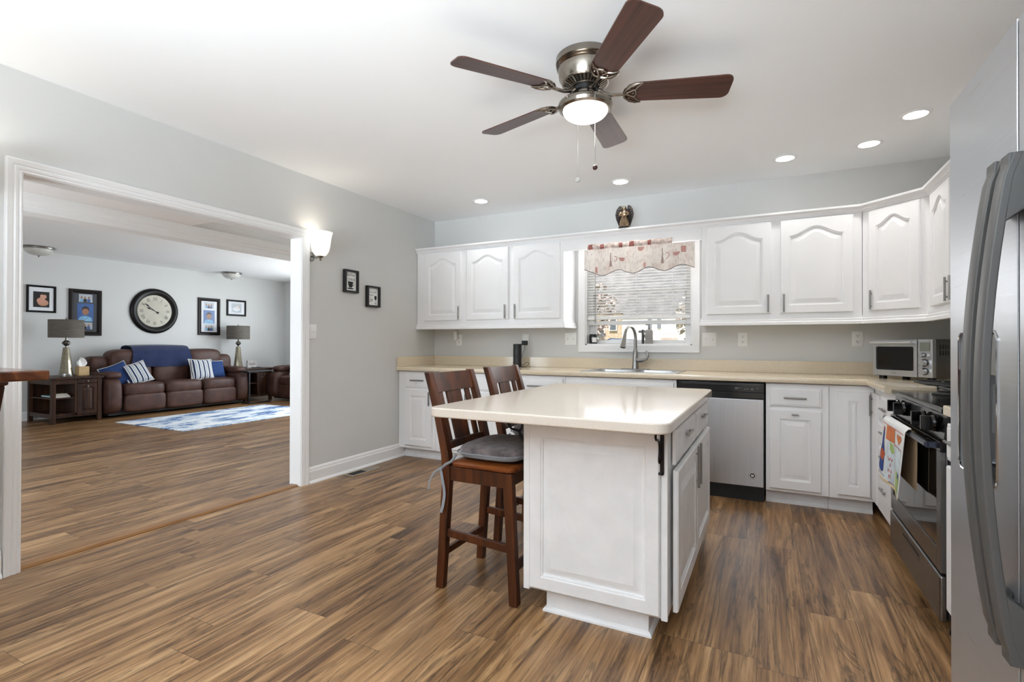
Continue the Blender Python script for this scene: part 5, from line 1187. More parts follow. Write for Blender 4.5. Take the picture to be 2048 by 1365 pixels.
m.tube([(2.30, 0.017, bz+0.105), (2.316, 0.016, bz+0.075), (2.325, 0.016, bz+0.04)], 0.006, 6, sx=0.4); obj('ribbon_bow', m, pm('ribbon_grey', srgb(128, 124, 122), 0.7), bo)

# angel figurine on the crown
ag = thing('angel_figurine', 'small bronze winged angel figurine on top of the wall cabinets', 'figurine', (2.212, -0.325, 2.1345))
BRZ = pm('antique_bronze', srgb(150, 128, 104), 0.25, 0.85, var=0.5, scale=60); BRD = pm('dark_bronze', srgb(44, 38, 36), 0.3, 0.7, var=0.4, scale=50, bump=0.3, bscale=260)
ax, ay, az = 2.212, -0.325, 2.135
m = MB(); m.lathe([(0.001, 0.0), (0.048, 0.0), (0.048, 0.010), (0.042, 0.016), (0.001, 0.017)], (ax, ay, az), 24); obj('base', m, BRD, ag)
m = MB(); L = []
for r, z, dx in ((0.040, 0.0175, 0), (0.038, 0.03, 0.001), (0.033, 0.06, 0.0), (0.028, 0.085, 0), (0.021, 0.105, 0), (0.026, 0.120, 0), (0.029, 0.135, 0), (0.022, 0.148, 0), (0.008, 0.154, 0), (0.0075, 0.160, 0), (0.013, 0.166, 0), (0.016, 0.176, 0), (0.013, 0.188, 0), (0.004, 0.194, 0)):
    L.append([(ax+r*cos(a)*(1+(0.12*sin(a*9) if z < 0.1 else 0)), ay+0.72*r*sin(a)*(1+(0.12*sin(a*9) if z < 0.1 else 0)), az+z) for a in [2*pi*i/36 for i in range(36)]])
m.loops(L)
for sg in (-1, 1): m.tube([(ax+sg*0.026, ay, az+0.140), (ax+sg*0.040, ay-0.010, az+0.118), (ax+sg*0.028, ay-0.026, az+0.108), (ax+sg*0.004, ay-0.030, az+0.112)], [0.009, 0.008, 0.007, 0.006], 10)
fg = obj('figure', m, BRZ, ag, smooth=60)
m = MB(); m.superq((ax, ay+0.006, az+0.178), (0.036, 0.026, 0.036), 0.9, nu=16, nv=10); m.tube([(ax+0.012, ay+0.010, az+0.175), (ax+0.018, ay+0.012, az+0.155), (ax+0.016, ay+0.012, az+0.140)], [0.008, 0.007, 0.003], 8); m.tube([(ax-0.012, ay+0.010, az+0.175), (ax-0.018, ay+0.012, az+0.155), (ax-0.016, ay+0.012, az+0.140)], [0.008, 0.007, 0.003], 8); obj('hair', m, BRD, fg)
m = MB(); m.box((ax-0.003, ay-0.038, az+0.025), (ax+0.003, ay-0.035, az+0.115)); m.box((ax-0.014, ay-0.039, az+0.100), (ax+0.014, ay-0.034, az+0.105)); obj('sword', m, BRZ, ag)
for sg in (-1, 1):
    m = MB(); base = [(0.010, 0.110), (0.016, 0.150), (0.028, 0.205), (0.050, 0.200), (0.070, 0.172), (0.080, 0.130), (0.074, 0.092), (0.058, 0.050), (0.046, 0.018), (0.036, 0.022), (0.030, 0.060), (0.022, 0.085)]
    yb = lambda u: ay+0.020-0.10*max(0, u-0.03)
    L = [[(ax+sg*u, yb(u)+dy, az+v) for u, v in base] for dy in (0, 0.006)]; m.loops(L)
    for k_ in range(7):
        q = k_/6; m.tube([(ax+sg*(0.024+0.012*q), yb(0.03)-0.002, az+0.17-0.10*q), (ax+sg*(0.055+0.012*sin(q*pi)), yb(0.06)-0.002, az+0.165-0.115*q)], [0.003, 0.005], 6)
    obj('wing', m, BRD, ag, smooth=50)

# floor register
rgv = thing('floor_register', 'tan floor vent register by the baseboard', 'vent', (0.10, -1.21, 0))
m = MB(); x0, x1, y0, y1 = 0.040, 0.160, -1.400, -1.040
m.box((x0, y0, 0.0003), (x1, y0+0.018, 0.005)); m.box((x0, y1-0.018, 0.0003), (x1, y1, 0.005)); m.box((x0, y0+0.018, 0.0003), (x0+0.018, y1-0.018, 0.005)); m.box((x1-0.018, y0+0.018, 0.0003), (x1, y1-0.018, 0.005)); obj('frame', m, pm('register_tan', srgb(150, 136, 118), 0.4), rgv, smooth=0)
m = MB(); m.box((x0+0.018, y0+0.018, 0.0003), (x1-0.018, y0+0.19, 0.002)); obj('open_slot', m, INK, rgv, smooth=0)
m = MB(); m.box((x0+0.018, y0+0.19, 0.0003), (x1-0.018, y1-0.018, 0.004)); obj('damper', m, pm('register_grey', srgb(128, 122, 110), 0.4), rgv, smooth=0)
# table at the left edge
tb = thing('pub_table', 'rustic reddish wood high table cut off by the left edge', 'table', (0.6, -4.2, 0))
m = MB(); m.box((0.06, -4.62, 1.012), (1.125, -3.83, 1.046)); obj('tabletop', m, TABLEW, tb, bevel=0.006)
m = MB(); m.box((0.16, -4.55, 0.984), (0.872, -3.85, 1.0115)); obj('apron', m, ESPR, tb, bevel=0.008)
for x, y in ((0.790, -3.905), (0.790, -4.49), (0.22, -3.905), (0.22, -4.49)):
    m = MB(); L = []
    for z, w_ in ((0.0, 0.030), (0.5, 0.024), (0.87, 0.036), (0.89, 0.050), (0.975, 0.060), (0.9835, 0.060)): L.append([(x-w_, y-w_*0.85, z), (x+w_, y-w_*0.85, z), (x+w_, y+w_*0.85, z), (x-w_, y+w_*0.85, z)])
    m.loops(L); obj('leg', m, ESPR, tb, bevel=0.004)

# ------------------------------------------------------------------ living room: rug, sofa
def rug_mat():
    mt, nt, b = _mat('distressed_rug'); N, L = nt.nodes, nt.links
    tc = N.new('ShaderNodeTexCoord'); mp = N.new('ShaderNodeMapping'); mp.inputs['Scale'].default_value = (22, 6.5, 1); L.new(tc.outputs['Object'], mp.inputs[0])
    nz = N.new('ShaderNodeTexNoise'); nz.inputs['Scale'].default_value = 1.0; nz.inputs['Detail'].default_value = 9; nz.inputs['Roughness'].default_value = 0.75; L.new(mp.outputs[0], nz.inputs['Vector'])
    m2 = N.new('ShaderNodeMapping'); m2.inputs['Scale'].default_value = (3.6, 1.6, 1); m2.inputs['Location'].default_value = (3.3, 1.7, 0); L.new(tc.outputs['Object'], m2.inputs[0])
    n2 = N.new('ShaderNodeTexNoise'); n2.inputs['Scale'].default_value = 1.0; n2.inputs['Detail'].default_value = 3; L.new(m2.outputs[0], n2.inputs['Vector'])
    ad = N.new('ShaderNodeMath'); ad.operation = 'MULTIPLY_ADD'; ad.inputs[1].default_value = 0.55; L.new(n2.outputs['Fac'], ad.inputs[0]); ml = N.new('ShaderNodeMath'); ml.operation = 'MULTIPLY'; ml.inputs[1].default_value = 0.55; L.new(nz.outputs['Fac'], ml.inputs[0]); L.new(ml.outputs[0], ad.inputs[2])
    cr = N.new('ShaderNodeValToRGB'); e = cr.color_ramp.elements; e[0].position = 0.45; e[0].color = srgb(52, 82, 136); e[1].position = 0.60; e[1].color = srgb(234, 234, 236)
    k = e.new(0.505); k.color = srgb(110, 142, 186); k = e.new(0.55); k.color = srgb(206, 218, 226)
    L.new(ad.outputs[0], cr.inputs[0]); L.new(cr.outputs[0], b.inputs['Base Color']); b.inputs['Roughness'].default_value = 0.95; return mt
m = MB(); m.box((-5.00, -0.735, 0.0005), (-3.37, 1.66, 0.009)); single('area_rug', m, rug_mat(), 'white and blue distressed rug on the living room floor', 'rug', (-4.18, 0.46, 0.0), bevel=0.003)

so = thing('sofa', 'brown leather three-seat reclining sofa under the wall clock', 'sofa', (-5.88, 0.58, 0))
YA = (-0.375, 0.240, 0.855, 1.470)
m = MB(); m.box((-6.22, -0.56, 0.035), (-5.56, 1.65, 0.30)); obj('base', m, BLKM, so, smooth=0)
for i in range(3):
    y0, y1 = YA[i], YA[i+1]; yc = (y0+y1)/2; w = y1-y0
    def wr(x, y, z, s=i): 
        k = 1+0.02*sin(9*y+s)*cos(7*z); return (x*k, y, z)
    m = MB(); m.superq((-5.60, yc, 0.205), (0.26, w-0.008, 0.29), 0.34, 0.30, 32, 18, wr); obj('footrest_panel', m, LEATH, so, smooth=60)
    m = MB(); m.superq((-5.78, yc, 0.410), (0.62, w-0.006, 0.215), 0.42, 0.34, 40, 20, wr); obj('seat_cushion', m, LEATH, so, smooth=60)
    m = MB(); m.superq((-6.03, yc, 0.640), (0.30, w-0.006, 0.40), 0.48, 0.35, 36, 20, wr); obj('lumbar_cushion', m, LEATH, so, smooth=60)
    tz = 0.03 if i == 1 else 0.0
    m = MB(); m.superq((-6.07, yc+(0.02, 0, -0.02)[i], 0.865+tz/2), (0.37, w+0.02, 0.345+tz), 0.55, 0.45, 36, 20, wr); obj('back_cushion', m, LEATH, so, smooth=60)
for yc, sg in ((-0.505, -1), (1.598, 1)):
    m = MB(); m.superq((-5.86, yc, 0.33), (0.80, 0.25, 0.58), 0.48, 0.52, 40, 24, lambda x, y, z: (x, y*(1+0.04*(1-z*z)), z)); arm = obj('arm', m, LEATH, so, smooth=60)
    m = MB(); m.superq((-5.83, yc-sg*0.015, 0.640), (0.64, 0.245, 0.125), 0.6, 0.5, 36, 16); obj('arm_pad', m, LEATH, arm, smooth=60)
    m = MB(); m.superq((-6.13, yc-sg*0.03, 0.70), (0.30, 0.30, 0.46), 0.5, 0.5, 32, 20); obj('back_wing', m, LEATH, so, smooth=60)
def blk(u, v):
    y = -0.075+0.93*u+0.02*sin(v*9)*(1 if u > 0.5 else -1)*v
    P = [(-6.275, 0.86), (-6.262, 0.98), (-6.20, 1.052), (-6.10, 1.068), (-5.98, 1.052), (-5.895, 0.985), (-5.868, 0.90), (-5.866, 0.80), (-5.872, 0.745)]
    t_ = v*(len(P)-1); k = min(int(t_), len(P)-2); q = t_-k
    x = P[k][0]*(1-q)+P[k+1][0]*q; z = P[k][1]*(1-q)+P[k+1][1]*q
    z += 0.010*sin(u*8)*max(0, v-0.5); x += 0.010*sin(u*21+v*4)*max(0, v-0.35); z -= 0.012*(2*u-1)**2*(1-v*0.3); z += 0.036*(1 if v < 0.55 else max(0.0, 1-(v-0.55)/0.2))
    return (x, y, z)
m = MB(); m.grid(blk, 60, 44, 0.008); single('throw_blanket', m, NAVY, 'navy blue throw blanket draped over the sofa back', 'blanket', (-6.0, 0.4, 0.75), smooth=60)

def stripe_mat():
    mt, nt, b = _mat('striped_pillow'); N, L = nt.nodes, nt.links
    tc = N.new('ShaderNodeTexCoord'); s = N.new('ShaderNodeSeparateXYZ'); L.new(tc.outputs['Object'], s.inputs[0])
    a = N.new('ShaderNodeMath'); a.operation = 'MULTIPLY'; a.inputs[1].default_value = 12.5; L.new(s.outputs[0], a.inputs[0]); f = N.new('ShaderNodeMath'); f.operation = 'FRACT'; L.new(a.outputs[0], f.inputs[0])
    cr = N.new('ShaderNodeValToRGB'); cr.color_ramp.interpolation = 'CONSTANT'; e = cr.color_ramp.elements; e[0].position = 0; e[0].color = srgb(28, 44, 82); e[1].position = 0.30; e[1].color = srgb(226, 226, 222)
    for p, c in ((0.48, srgb(86, 108, 146)), (0.60, srgb(226, 226, 222)), (0.74, srgb(34, 50, 88)), (0.82, srgb(226, 226, 222))): k = e.new(p); k.color = c
    L.new(f.outputs[0], cr.inputs[0]); L.new(cr.outputs[0], b.inputs['Base Color']); b.inputs['Roughness'].default_value = 0.95; return mt
STRI = stripe_mat()
def pillow(label, c, size, th, tilt, roll, mat, rz=90):
    t = thing('throw_pillow', label, 'pillow', c, group='pillows on the brown seating'); t.rotation_euler = (radians(tilt), radians(roll), radians(rz))
    m = MB(); n = 18; h = size/2
    def side(sg):
        def f(u, v):
            a, b_ = 2*u-1, 2*v-1; pin = 1-0.10*(1-a*a)*(b_*b_)-0.10*(1-b_*b_)*(a*a)
            return (a*h*(1-0.09*(1-b_*b_)), sg*th/2*((1-a**4)*(1-b_**4))**0.55, b_*h*(1-0.09*(1-a*a)))
        return f
    m.grid(side(-1), n, n); m.grid(lambda u, v: side(1)(1-u, v), n, n); body = obj('cover', m, mat, t, local=True, smooth=60)
    m = MB(); P = []
    for a, b_ in [(-1+2*i/10, -1) for i in range(10)]+[(1, -1+2*i/10) for i in range(10)]+[(1-2*i/10, 1) for i in range(10)]+[(-1, 1-2*i/10) for i in range(10)]:
        P.append((a*h*(1-0.09*(1-b_*b_)), 0, b_*h*(1-0.09*(1-a*a))))
    m.tube(P, 0.006, 6, closed=True); obj('fringe', m, FRING, t, local=True)
pillow('solid blue pillow at the left end of the sofa, behind the striped one', (-5.735, -0.355, 0.635), 0.38, 0.15, -28, -20, BLUEP)
pillow('striped pillow on the left seat of the sofa', (-5.655, -0.130, 0.655), 0.36, 0.15, -26, -16, STRI)
pillow('striped pillow on the right seat of the sofa', (-5.69, 0.93, 0.665), 0.40, 0.15, -22, 2, STRI, 86)
pillow('solid blue pillow at the right end of the sofa, half behind the striped one', (-5.78, 1.235, 0.655), 0.36, 0.15, -22, 4, BLUEP, 92)

# recliner cut off by the opening
rc = thing('recliner', 'brown leather recliner partly hidden by the right jamb of the opening', 'armchair', (-4.9, 2.6, 0))
m = MB(); m.box((-5.56, 2.32, 0.04), (-4.3, 3.0, 0.30)); obj('base', m, BLKM, rc, smooth=0)
for xc in (-5.50, -4.40):
    m = MB(); m.superq((xc, 2.60, 0.32), (0.30, 0.82, 0.56), 0.5, 0.48, 36, 22); am = obj('arm', m, LEATH, rc, smooth=60)
    m = MB(); m.superq((xc+0.01, 2.58, 0.625), (0.26, 0.62, 0.13), 0.6, 0.5, 32, 14); obj('arm_pad', m, LEATH, am, smooth=60)
m = MB(); m.superq((-4.95, 2.36, 0.20), (0.82, 0.26, 0.29), 0.34, 0.3, 32, 18); obj('footrest_panel', m, LEATH, rc, smooth=60)
m = MB(); m.superq((-4.95, 2.52, 0.40), (0.82, 0.60, 0.21), 0.42, 0.34, 36, 18); obj('seat_cushion', m, LEATH, rc, smooth=60)
m = MB(); m.superq((-4.95, 2.90, 0.70), (0.88, 0.34, 0.68), 0.45, 0.4, 36, 20); obj('back_cushion', m, LEATH, rc, smooth=60)
pillow('solid blue pillow on the recliner at the edge of the opening', (-5.08, 2.54, 0.665), 0.36, 0.15, -20, 4, BLUEP, 20)

# ------------------------------------------------------------------ end tables
def end_table(label):
    t = thing('end_table', label, 'side table', group='dark wood end tables by the sofa')
    D, Wd, Hh = 0.72, 0.595, 0.650      # x depth (front at x=0, back at -D), y from 0 to Wd
    B = lambda nm, a, b_, mat=ESPR, bv=0.003, par=t: obj(nm, MB().box(a, b_), mat, par, bevel=bv, local=True)
    B('tabletop', (-D-0.01, -0.02, Hh-0.032), (0.02, Wd+0.02, Hh), bv=0.006)
    for x in (-0.0, -D+0.05):
        for y in (0.0, Wd-0.05): B('leg', (x-0.05, y, 0.0), (x, y+0.05, Hh-0.0325))
    m = MB(); m.box((-D+0.012, 0.050, 0.10), (-0.05, Wd-0.05, 0.135)); m.box((-D+0.05, 0.006, 0.085), (-0.05, 0.030, 0.14)); m.box((-0.045, 0.05, 0.085), (-0.008, Wd-0.05, 0.099)); obj('bottom_shelf', m, ESPR, t, local=True, smooth=0)
    B('shelf', (-D+0.05, 0.012, 0.345), (-0.02, 0.268, 0.362), bv=0)
    B('divider', (-D+0.03, 0.270, 0.136), (-0.012, 0.298, Hh-0.033), bv=0)
    m = MB(); m.box((-D+0.05, 0.006, Hh-0.10), (-0.05, 0.022, Hh-0.0325)); m.box((-0.03, 0.05, Hh-0.095), (-0.010, 0.268, Hh-0.0325)); obj('apron', m, ESPR, t, local=True, smooth=0)
    B('back_panel', (-D+0.004, 0.05, 0.10), (-D+0.0115, Wd-0.05, Hh-0.033), bv=0); B('side_panel', (-D+0.05, Wd-0.028, 0.10), (-0.05, Wd-0.006, Hh-0.033), bv=0)
    fr = lambda u, v, n: (-0.025+n, 0.300+u, v)
    m = MB(); m.fr = fr; m.box((0.002, Hh-0.095, 0), (0.243, Hh-0.036, 0.018)); d = obj('drawer', m, ESPR, t, local=True, bevel=0.003)
    m = MB(); m.fr = fr; m.cyl((0.122, Hh-0.066, 0.0182), (0.122, Hh-0.066, 0.036), 0.011, 14); obj('knob', m, NICK, d, local=True)
    d = obj('door', door_mb(lambda u, v, n: fr(u+0.002, v+0.105, n), 0.241, 0.445, 0.018, 0.042, 0.012), ESPR, t, local=True, smooth=25)
    m = MB(); m.fr = fr; m.cyl((0.122, 0.510, 0.0182), (0.122, 0.510, 0.036), 0.012, 14); obj('knob', m, NICK, d, local=True)
    return t
e1 = end_table('dark wood end table left of the sofa, with books on its open shelf'); e1.location = (-5.53, -1.255, 0)
e2 = copy_tree(e1); e2.location = (-5.65, 1.745, 0); e2['label'] = 'dark wood end table right of the sofa, behind the small black tray table'
# C-shaped tray table
tt = thing('tray_table', 'small black C-shaped tray table at the right arm of the sofa', 'side table', (-5.40, 1.78, 0))
m = MB(); m.box((-5.475, 1.52, 0.598), (-5.26, 2.07, 0.620)); obj('tray_top', m, BLKM, tt, bevel=0.005)
m = MB(); m.box((-5.32, 1.575, 0.030), (-5.295, 1.600, 0.5975)); obj('post', m, BLKM, tt, bevel=0.003)
m = MB(); m.box((-5.47, 1.575, 0.5800), (-5.321, 1.600, 0.5975)); obj('top_support', m, BLKM, tt, bevel=0.003)
m = MB(); m.box((-5.52, 1.575, 0.006), (-5.295, 1.600, 0.0295)); m.box((-5.32, 1.601, 0.006), (-5.295, 2.02, 0.0295)); obj('base', m, BLKM, tt, bevel=0.003)
for x, y in ((-5.51, 1.587), (-5.307, 1.587), (-5.307, 2.01)):
    m = MB(); m.cyl((x, y, 0), (x, y, 0.0058), 0.012, 10); obj('foot', m, BLKM, tt)
def lamp(label, x, y, z0):
    t = thing('table_lamp', label, 'lamp', (x, y, z0), group='matching table lamps')
    m = MB(); m.lathe([(0.001, 0.0006), (0.096, 0.0006), (0.096, 0.012), (0.088, 0.018), (0.086, 0.034), (0.001, 0.035)], (x, y, z0), 32); obj('base', m, NICK, t)
    m = MB(); m.lathe([(0.001, 0.0355), (0.080, 0.0355), (0.072, 0.10), (0.040, 0.405), (0.034, 0.420), (0.016, 0.424), (0.001, 0.4245)], (x, y, z0), 12); obj('body', m, MERC, t, smooth=20)
    m = MB(); m.lathe([(0.001, 0.425), (0.012, 0.425), (0.012, 0.440), (0.026, 0.450), (0.052, 0.480), (0.050, 0.492), (0.026, 0.520), (0.012, 0.528), (0.012, 0.62), (0.001, 0.621)], (x, y, z0), 10); obj('neck_gem', m, pm('pewter', srgb(112, 108, 100), 0.2, 0.8), t, smooth=10)
    m = MB(); m.lathe([(0.205, 0.565), (0.205, 0.828), (0.202, 0.828), (0.202, 0.565), (0.205, 0.565)], (x, y, z0), 48, cap=False); sh = obj('lamp_shade', m, SHADE, t, smooth=40)
    m = MB(); m.lathe([(0.001, 0.62), (0.006, 0.62), (0.006, 0.838), (0.014, 0.845), (0.001, 0.856)], (x, y, z0), 12); 
    for k in range(3): a = 2*pi*k/3; m.cyl((x, y, z0+0.80), (x+0.2015*cos(a), y+0.2015*sin(a), z0+0.80), 0.002, 5)
    obj('harp', m, NICK, sh)
lamp('grey shade table lamp with a mercury glass base, left of the sofa', -5.92, -0.935, 0.650)
lamp('grey shade table lamp with a mercury glass base, right of the sofa', -6.02, 2.02-0.20+0.04, 0.650)
tx = thing('tissue_box', 'tan tissue box with a white tissue on the left end table', 'tissue box', (-5.86, -0.765, 0.650))
m = MB(); m.box((-5.925, -0.830, 0.6505), (-5.795, -0.700, 0.785)); obj('box', m, pm('tissue_tan', srgb(196, 164, 118), 0.6, var=0.12, scale=30), tx, bevel=0.004)
m = MB(); m.grid(lambda u, v: (-5.86+0.03*sin(u*9)*v-0.02*v, -0.765+(u-0.5)*(0.06+0.07*sin(v*2.6)), 0.783+0.135*v*(1-0.35*(2*u-1)**2)), 14, 12, 0.002); obj('tissue', m, WHITE, tx, smooth=60)
bz = 0.3625
for nm, a, b_, h_, c, lab in (('book', (-6.02, -1.185), (-5.80, -1.02), 0.022, srgb(36, 124, 128), 'teal book lying on the end table shelf'), ('book', (-5.79, -1.185), (-5.60, -1.01), 0.020, srgb(206, 200, 190), 'white book at the bottom of the shelf pile'), ('book', (-5.775, -1.175), (-5.61, -1.02), 0.016, srgb(186, 166, 128), 'tan book in the middle of the shelf pile'), ('book', (-5.77, -1.165), (-5.62, -1.035), 0.014, srgb(216, 208, 184), 'cream book on top of the shelf pile')):
    z = bz+0.0006 if lab[0] == 't' and 'teal' in lab else bz
    if 'bottom' in lab: zb = bz+0.0006
    elif 'middle' in lab: zb = bz+0.0216
    elif 'top of' in lab: zb = bz+0.0386
    else: zb = bz+0.0006
    t = thing('book', lab, 'book', ((a[0]+b_[0])/2, (a[1]+b_[1])/2, zb), group='books on the end table shelf')
    m = MB(); m.box((a[0], a[1], zb), (b_[0], b_[1], zb+0.003)); m.box((a[0], a[1], zb+h_-0.003), (b_[0], b_[1], zb+h_)); m.box((a[0], a[1], zb+0.003), (a[0]+0.003, b_[1], zb+h_-0.003)); obj('cover', m, pm('cover_'+lab[:5], c, 0.6), t, smooth=0)
    m = MB(); m.box((a[0]+0.0035, a[1]+0.004, zb+0.0033), (b_[0]-0.004, b_[1]-0.004, zb+h_-0.0033)); obj('pages', m, WHITE, t, smooth=0)
sg = thing('desk_sign', 'small grey block sign with dark script on the right end table', 'sign', (-5.88, 2.06, 0.650))
m = MB(); m.box((-5.905, 1.955, 0.6506), (-5.870, 2.145, 0.795)); bk = obj('block', m, pm('sign_grey', srgb(172, 168, 164), 0.7, var=0.2, scale=20), sg, bevel=0.002)
m = MB(); text_mb(m, 'Blessed', 0.062, 0.095, 0.055, 0.0006, 'CENTER', fr=fr_left(1.955, 0.6506, -5.870), sx=0.8); obj('lettering', m, pm('sign_script', srgb(96, 66, 54), 0.7), bk, smooth=0, fixn=False)
m = MB(); m.box((-5.72, 1.93, 0.6506), (-5.66, 2.10, 0.668)); single('remote_control', m, BLKM, 'black remote control on the right end table', 'remote', (-5.69, 2.0, 0.6506), bevel=0.005)

# ------------------------------------------------------------------ wall clock
CKY, CKZ, CKX = 0.503, 1.700, FXW
ck = thing('wall_clock', 'large round black wall clock with roman numerals above the sofa', 'clock', (CKX, CKY, CKZ))
m = MB(); m.lathe([(0.001, 0.001), (0.394, 0.001), (0.397, 0.012), (0.388, 0.030), (0.368, 0.045), (0.345, 0.050), (0.322, 0.044), (0.305, 0.036), (0.292, 0.034), (0.284, 0.026), (0.282, 0.018), (0.001, 0.017)], (CKX, CKY, CKZ), 72, 'x'); obj('frame', m, pm('clock_black', srgb(16, 12, 11), 0.34, var=0.1, spec=0.25), ck, smooth=50)
frc = lambda u, v, n: (CKX+0.0176+n, CKY+u, CKZ+v)
m = MB(); m.fr = frc; m.plate(circ(0, 0, 0.2815, 64), (0, 0.002)); fc = obj('clock_face', m, pm('clock_cream', srgb(214, 208, 190), 0.35, var=0.05, scale=8), ck, smooth=0)
m = MB()
for i, tx_ in enumerate(['XII', 'I', 'II', 'III', 'IIII', 'V', 'VI', 'VII', 'VIII', 'IX', 'X', 'XI']):
    a = radians(90-30*i); f2 = (lambda a_: (lambda u, v, n: frc((0.218+v)*cos(a_)+u*sin(a_), (0.218+v)*sin(a_)-u*cos(a_), n)))(a)
    text_mb(m, tx_, 0.088, 0, -0.032, 0.0024, 'CENTER', fr=f2, sx=0.66)
for k in range(60):
    a = 2*pi*k/60; r0, r1, w_ = 0.266, 0.274, 0.0012
    m.fr = frc; m.poly([(r0*cos(a)-w_*sin(a), r0*sin(a)+w_*cos(a), 0.0024), (r0*cos(a)+w_*sin(a), r0*sin(a)-w_*cos(a), 0.0024), (r1*cos(a)+w_*sin(a), r1*sin(a)-w_*cos(a), 0.0024), (r1*cos(a)-w_*sin(a), r1*sin(a)+w_*cos(a), 0.0024)])
m.fr = None; obj('numerals', m, INK, fc, smooth=0, fixn=False)
for nm, hr_, L_, w_ in (('hour_hand', 9.85, 0.150, 0.012), ('minute_hand', 10.28, 0.215, 0.009)):
    a = radians(90-30*hr_); m = MB(); m.fr = frc
    Q = lambda r, s, n: (r*cos(a)-s*sin(a), r*sin(a)+s*cos(a), n)
    o2 = [(-0.07, -w_*0.7), (-0.055, -w_*1.3), (-0.03, -w_*0.4), (L_*0.55, -w_*0.4), (L_*0.7, -w_*1.4), (L_, 0), (L_*0.7, w_*1.4), (L_*0.55, w_*0.4), (-0.03, w_*0.4), (-0.055, w_*1.3), (-0.07, w_*0.7)]
    z = 0.004 if 'hour' in nm else 0.0062
    m.loops([[Q(r, s, z) for r, s in o2], [Q(r, s, z+0.0015) for r, s in o2]]); obj(nm, m, INK, ck, smooth=0)
m = MB(); m.lathe([(0.001, 0.0185), (0.281, 0.0285), (0.281, 0.030), (0.001, 0.0303)], (CKX, CKY, CKZ), 48, 'x'); obj('glass', m, glass_pane('clock_glass', fac=0.05), ck, smooth=60)

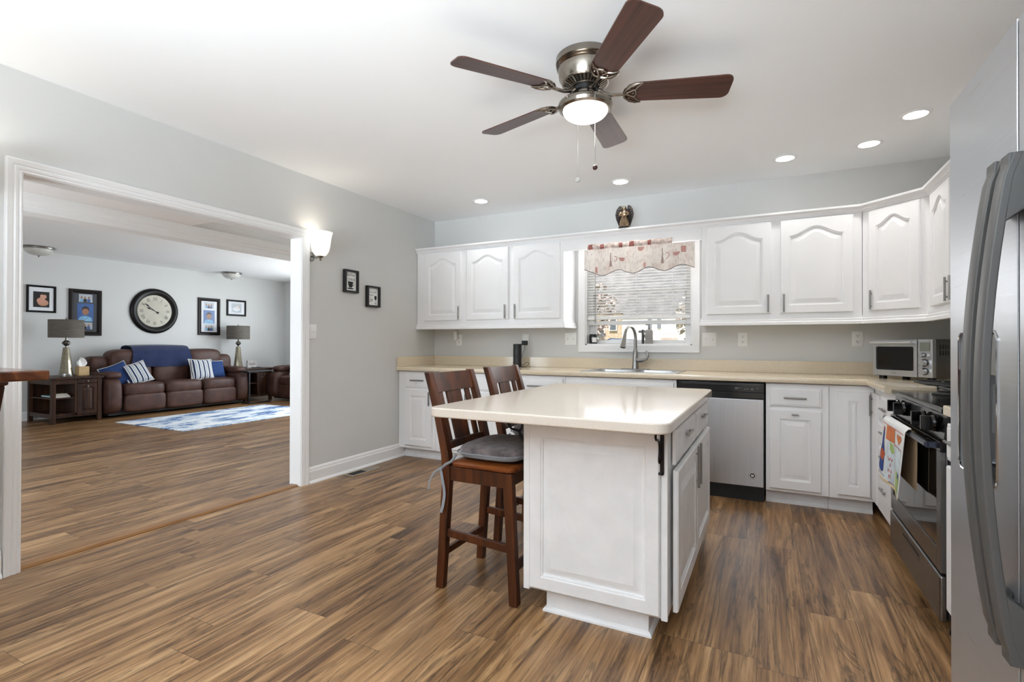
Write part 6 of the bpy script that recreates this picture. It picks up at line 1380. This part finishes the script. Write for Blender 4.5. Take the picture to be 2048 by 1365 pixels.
# ------------------------------------------------------------------ framed photos
SKIN = pm('photo_skin', srgb(196, 146, 116), 0.4); SKIN2 = pm('photo_skin2', srgb(150, 104, 78), 0.4); HAIR = pm('photo_hair', srgb(38, 28, 26), 0.4)
BGB = pm('photo_blue_ground', srgb(58, 92, 150), 0.35, var=0.2, scale=8); BGK = pm('photo_black_ground', srgb(22, 16, 14), 0.35); BGG = pm('photo_grey_ground', srgb(176, 182, 188), 0.35, var=0.15, scale=14); SHIRT = pm('photo_shirt', srgb(120, 170, 205), 0.4, var=0.3, scale=60)
MATW = pm('mat_board_white', srgb(228, 230, 234), 0.8); MATG = pm('mat_board_grey', srgb(72, 74, 78), 0.8)
def frame(label, y0, y1, z0, z1, b, fm, mt, photos):
    t = thing('picture_frame', label, 'picture frame', (FXW, (y0+y1)/2, z0), group='framed photos on the living room wall')
    w, h = y1-y0, z1-z0; f = fr_left(y0, z0, FXW+0.0008); m = MB(); m.fr = f
    R = lambda i, n: [(i, i, n), (w-i, i, n), (w-i, h-i, n), (i, h-i, n)]
    m.loops([R(0, 0), R(0, 0.020), R(0.006, 0.026), R(b*0.55, 0.026), R(b, 0.014), R(b, 0.004), R(b-0.001, 0.0)], cap0=False, cap1=False); obj('frame', m, fm, t, smooth=0)
    m = MB(); m.fr = f; m.plate([(b, b), (w-b, b), (w-b, h-b), (b, h-b)], (0.004, 0.0075)); mo = obj('mat_board', m, mt, t, smooth=0)
    for (u0, v0, u1, v1, kind) in photos:
        m = MB(); m.fr = f; m.plate([(u0, v0), (u1, v0), (u1, v1), (u0, v1)], (0.0077, 0.0084)); g = {'baby': BGK, 'boy': BGB, 'group': BGG, 'soft': BGG}[kind]; ph = obj('photo', m, g, mo, smooth=0)
        def blob(name, pts, mat, n): q = MB(); q.fr = f; q.poly([(p[0], p[1], n) for p in pts]); obj(name, q, mat, ph, smooth=0, fixn=False)
        W2, H2 = u1-u0, v1-v0; cx = (u0+u1)/2
        if kind == 'boy':
            blob('shoulders', [(u0+W2*0.06, v0+0.001), (u1-W2*0.06, v0+0.001), (u1-W2*0.12, v0+H2*0.20), (cx+W2*0.14, v0+H2*0.30), (cx-W2*0.14, v0+H2*0.30), (u0+W2*0.12, v0+H2*0.20)], SHIRT, 0.0088)
            blob('hair', circ(cx, v0+H2*0.66, W2*0.235, 24, 1.0), HAIR, 0.0090); blob('face', circ(cx, v0+H2*0.54, W2*0.205, 24, 1.25), SKIN2, 0.0092)
            blob('hairline', [(cx-W2*0.21, v0+H2*0.70), (cx+W2*0.21, v0+H2*0.70), (cx+W2*0.20, v0+H2*0.78), (cx, v0+H2*0.86), (cx-W2*0.20, v0+H2*0.78)], HAIR, 0.0094)
        elif kind == 'baby':
            blob('arm', circ(cx+W2*0.10, v0+H2*0.30, W2*0.34, 24, 0.75), SKIN, 0.0088); blob('body', circ(cx-W2*0.02, v0+H2*0.42, W2*0.27, 24, 0.9), pm('photo_skin3', srgb(206, 150, 128), 0.4), 0.0090)
            blob('head', circ(cx+W2*0.12, v0+H2*0.70, W2*0.20, 24, 1.1), pm('photo_skin4', srgb(212, 160, 136), 0.4), 0.0092); blob('hair', [(cx-W2*0.06, v0+H2*0.82), (cx+W2*0.30, v0+H2*0.80), (cx+W2*0.26, v0+H2*0.90), (cx+W2*0.10, v0+H2*0.95), (cx-W2*0.02, v0+H2*0.90)], HAIR, 0.0094)
        elif kind == 'soft':
            blob('white_bundle', circ(cx, v0+H2*0.38, W2*0.36, 24, 0.6), MATW, 0.0088); blob('head', circ(cx+W2*0.14, v0+H2*0.62, W2*0.14, 20, 1.1), pm('photo_pale', srgb(220, 200, 190), 0.4), 0.0090)
        else:
            for i_, du in enumerate((-0.30, -0.05, 0.22)):
                c_ = u0+W2*(0.5+du); blob('torso', [(c_-W2*0.13, v0+0.001), (c_+W2*0.13, v0+0.001), (c_+W2*0.11, v0+H2*0.42), (c_-W2*0.11, v0+H2*0.42)], (SHIRT, BGK, BGB)[i_], 0.0088); blob('head', circ(c_, v0+H2*0.58, W2*0.075, 16, 1.3), SKIN2, 0.0090)
FBK = pm('frame_black', srgb(16, 13, 13), 0.4, spec=0.2); FBR = pm('frame_espresso', srgb(26, 16, 14), 0.4, spec=0.2)
frame('black framed baby photo at the far left above the lamp', -1.237, -0.891, 1.590, 1.992, 0.028, FBK, MATW, [(0.078, 0.078, 0.268, 0.310, 'baby')])
frame('tall dark frame with three photos on grey, behind the left lamp', -0.732, -0.298, 1.254, 1.983, 0.060, FBR, MATG, [(0.130, 0.530, 0.310, 0.655, 'group'), (0.110, 0.225, 0.325, 0.510, 'boy'), (0.130, 0.100, 0.310, 0.210, 'group')])
frame('tall dark frame with three photos on white, right of the clock', 1.268, 1.701, 1.293, 2.008, 0.060, FBR, MATW, [(0.125, 0.515, 0.310, 0.630, 'group'), (0.105, 0.225, 0.325, 0.480, 'boy'), (0.125, 0.085, 0.310, 0.205, 'group')])
frame('small black framed pale photo above the right lamp', 1.843, 2.259, 1.690, 2.015, 0.034, FBK, MATW, [(0.10, 0.070, 0.315, 0.255, 'soft')])

# flush ceiling lights
for y, lab in ((-1.24, 'unlit flush ceiling light at the left of the living room'), (1.68, 'unlit flush ceiling light above the right lamp')):
    x = -5.97; t = thing('flush_ceiling_light', lab, 'ceiling light', (x, y, CL), group='unlit flush ceiling lights')
    m = MB(); m.lathe([(0.001, -0.0006), (0.170, -0.0006), (0.182, -0.012), (0.178, -0.024), (0.162, -0.030), (0.001, -0.0305)], (x, y, CL), 40); obj('rim', m, NICK, t)
    m = MB(); m.lathe([(0.160, -0.031)]+[(0.160*cos(pi/2*i/8)**0.8, -0.031-0.088*sin(pi/2*i/8)) for i in range(1, 8)]+[(0.010, -0.1195), (0.001, -0.1196)], (x, y, CL), 36); obj('glass_bowl', m, FROST, t, smooth=60)
    m = MB(); m.lathe([(0.001, -0.1198), (0.010, -0.1198), (0.012, -0.126), (0.006, -0.130), (0.008, -0.138), (0.001, -0.142)], (x, y, CL), 14); obj('finial', m, NICK, t)
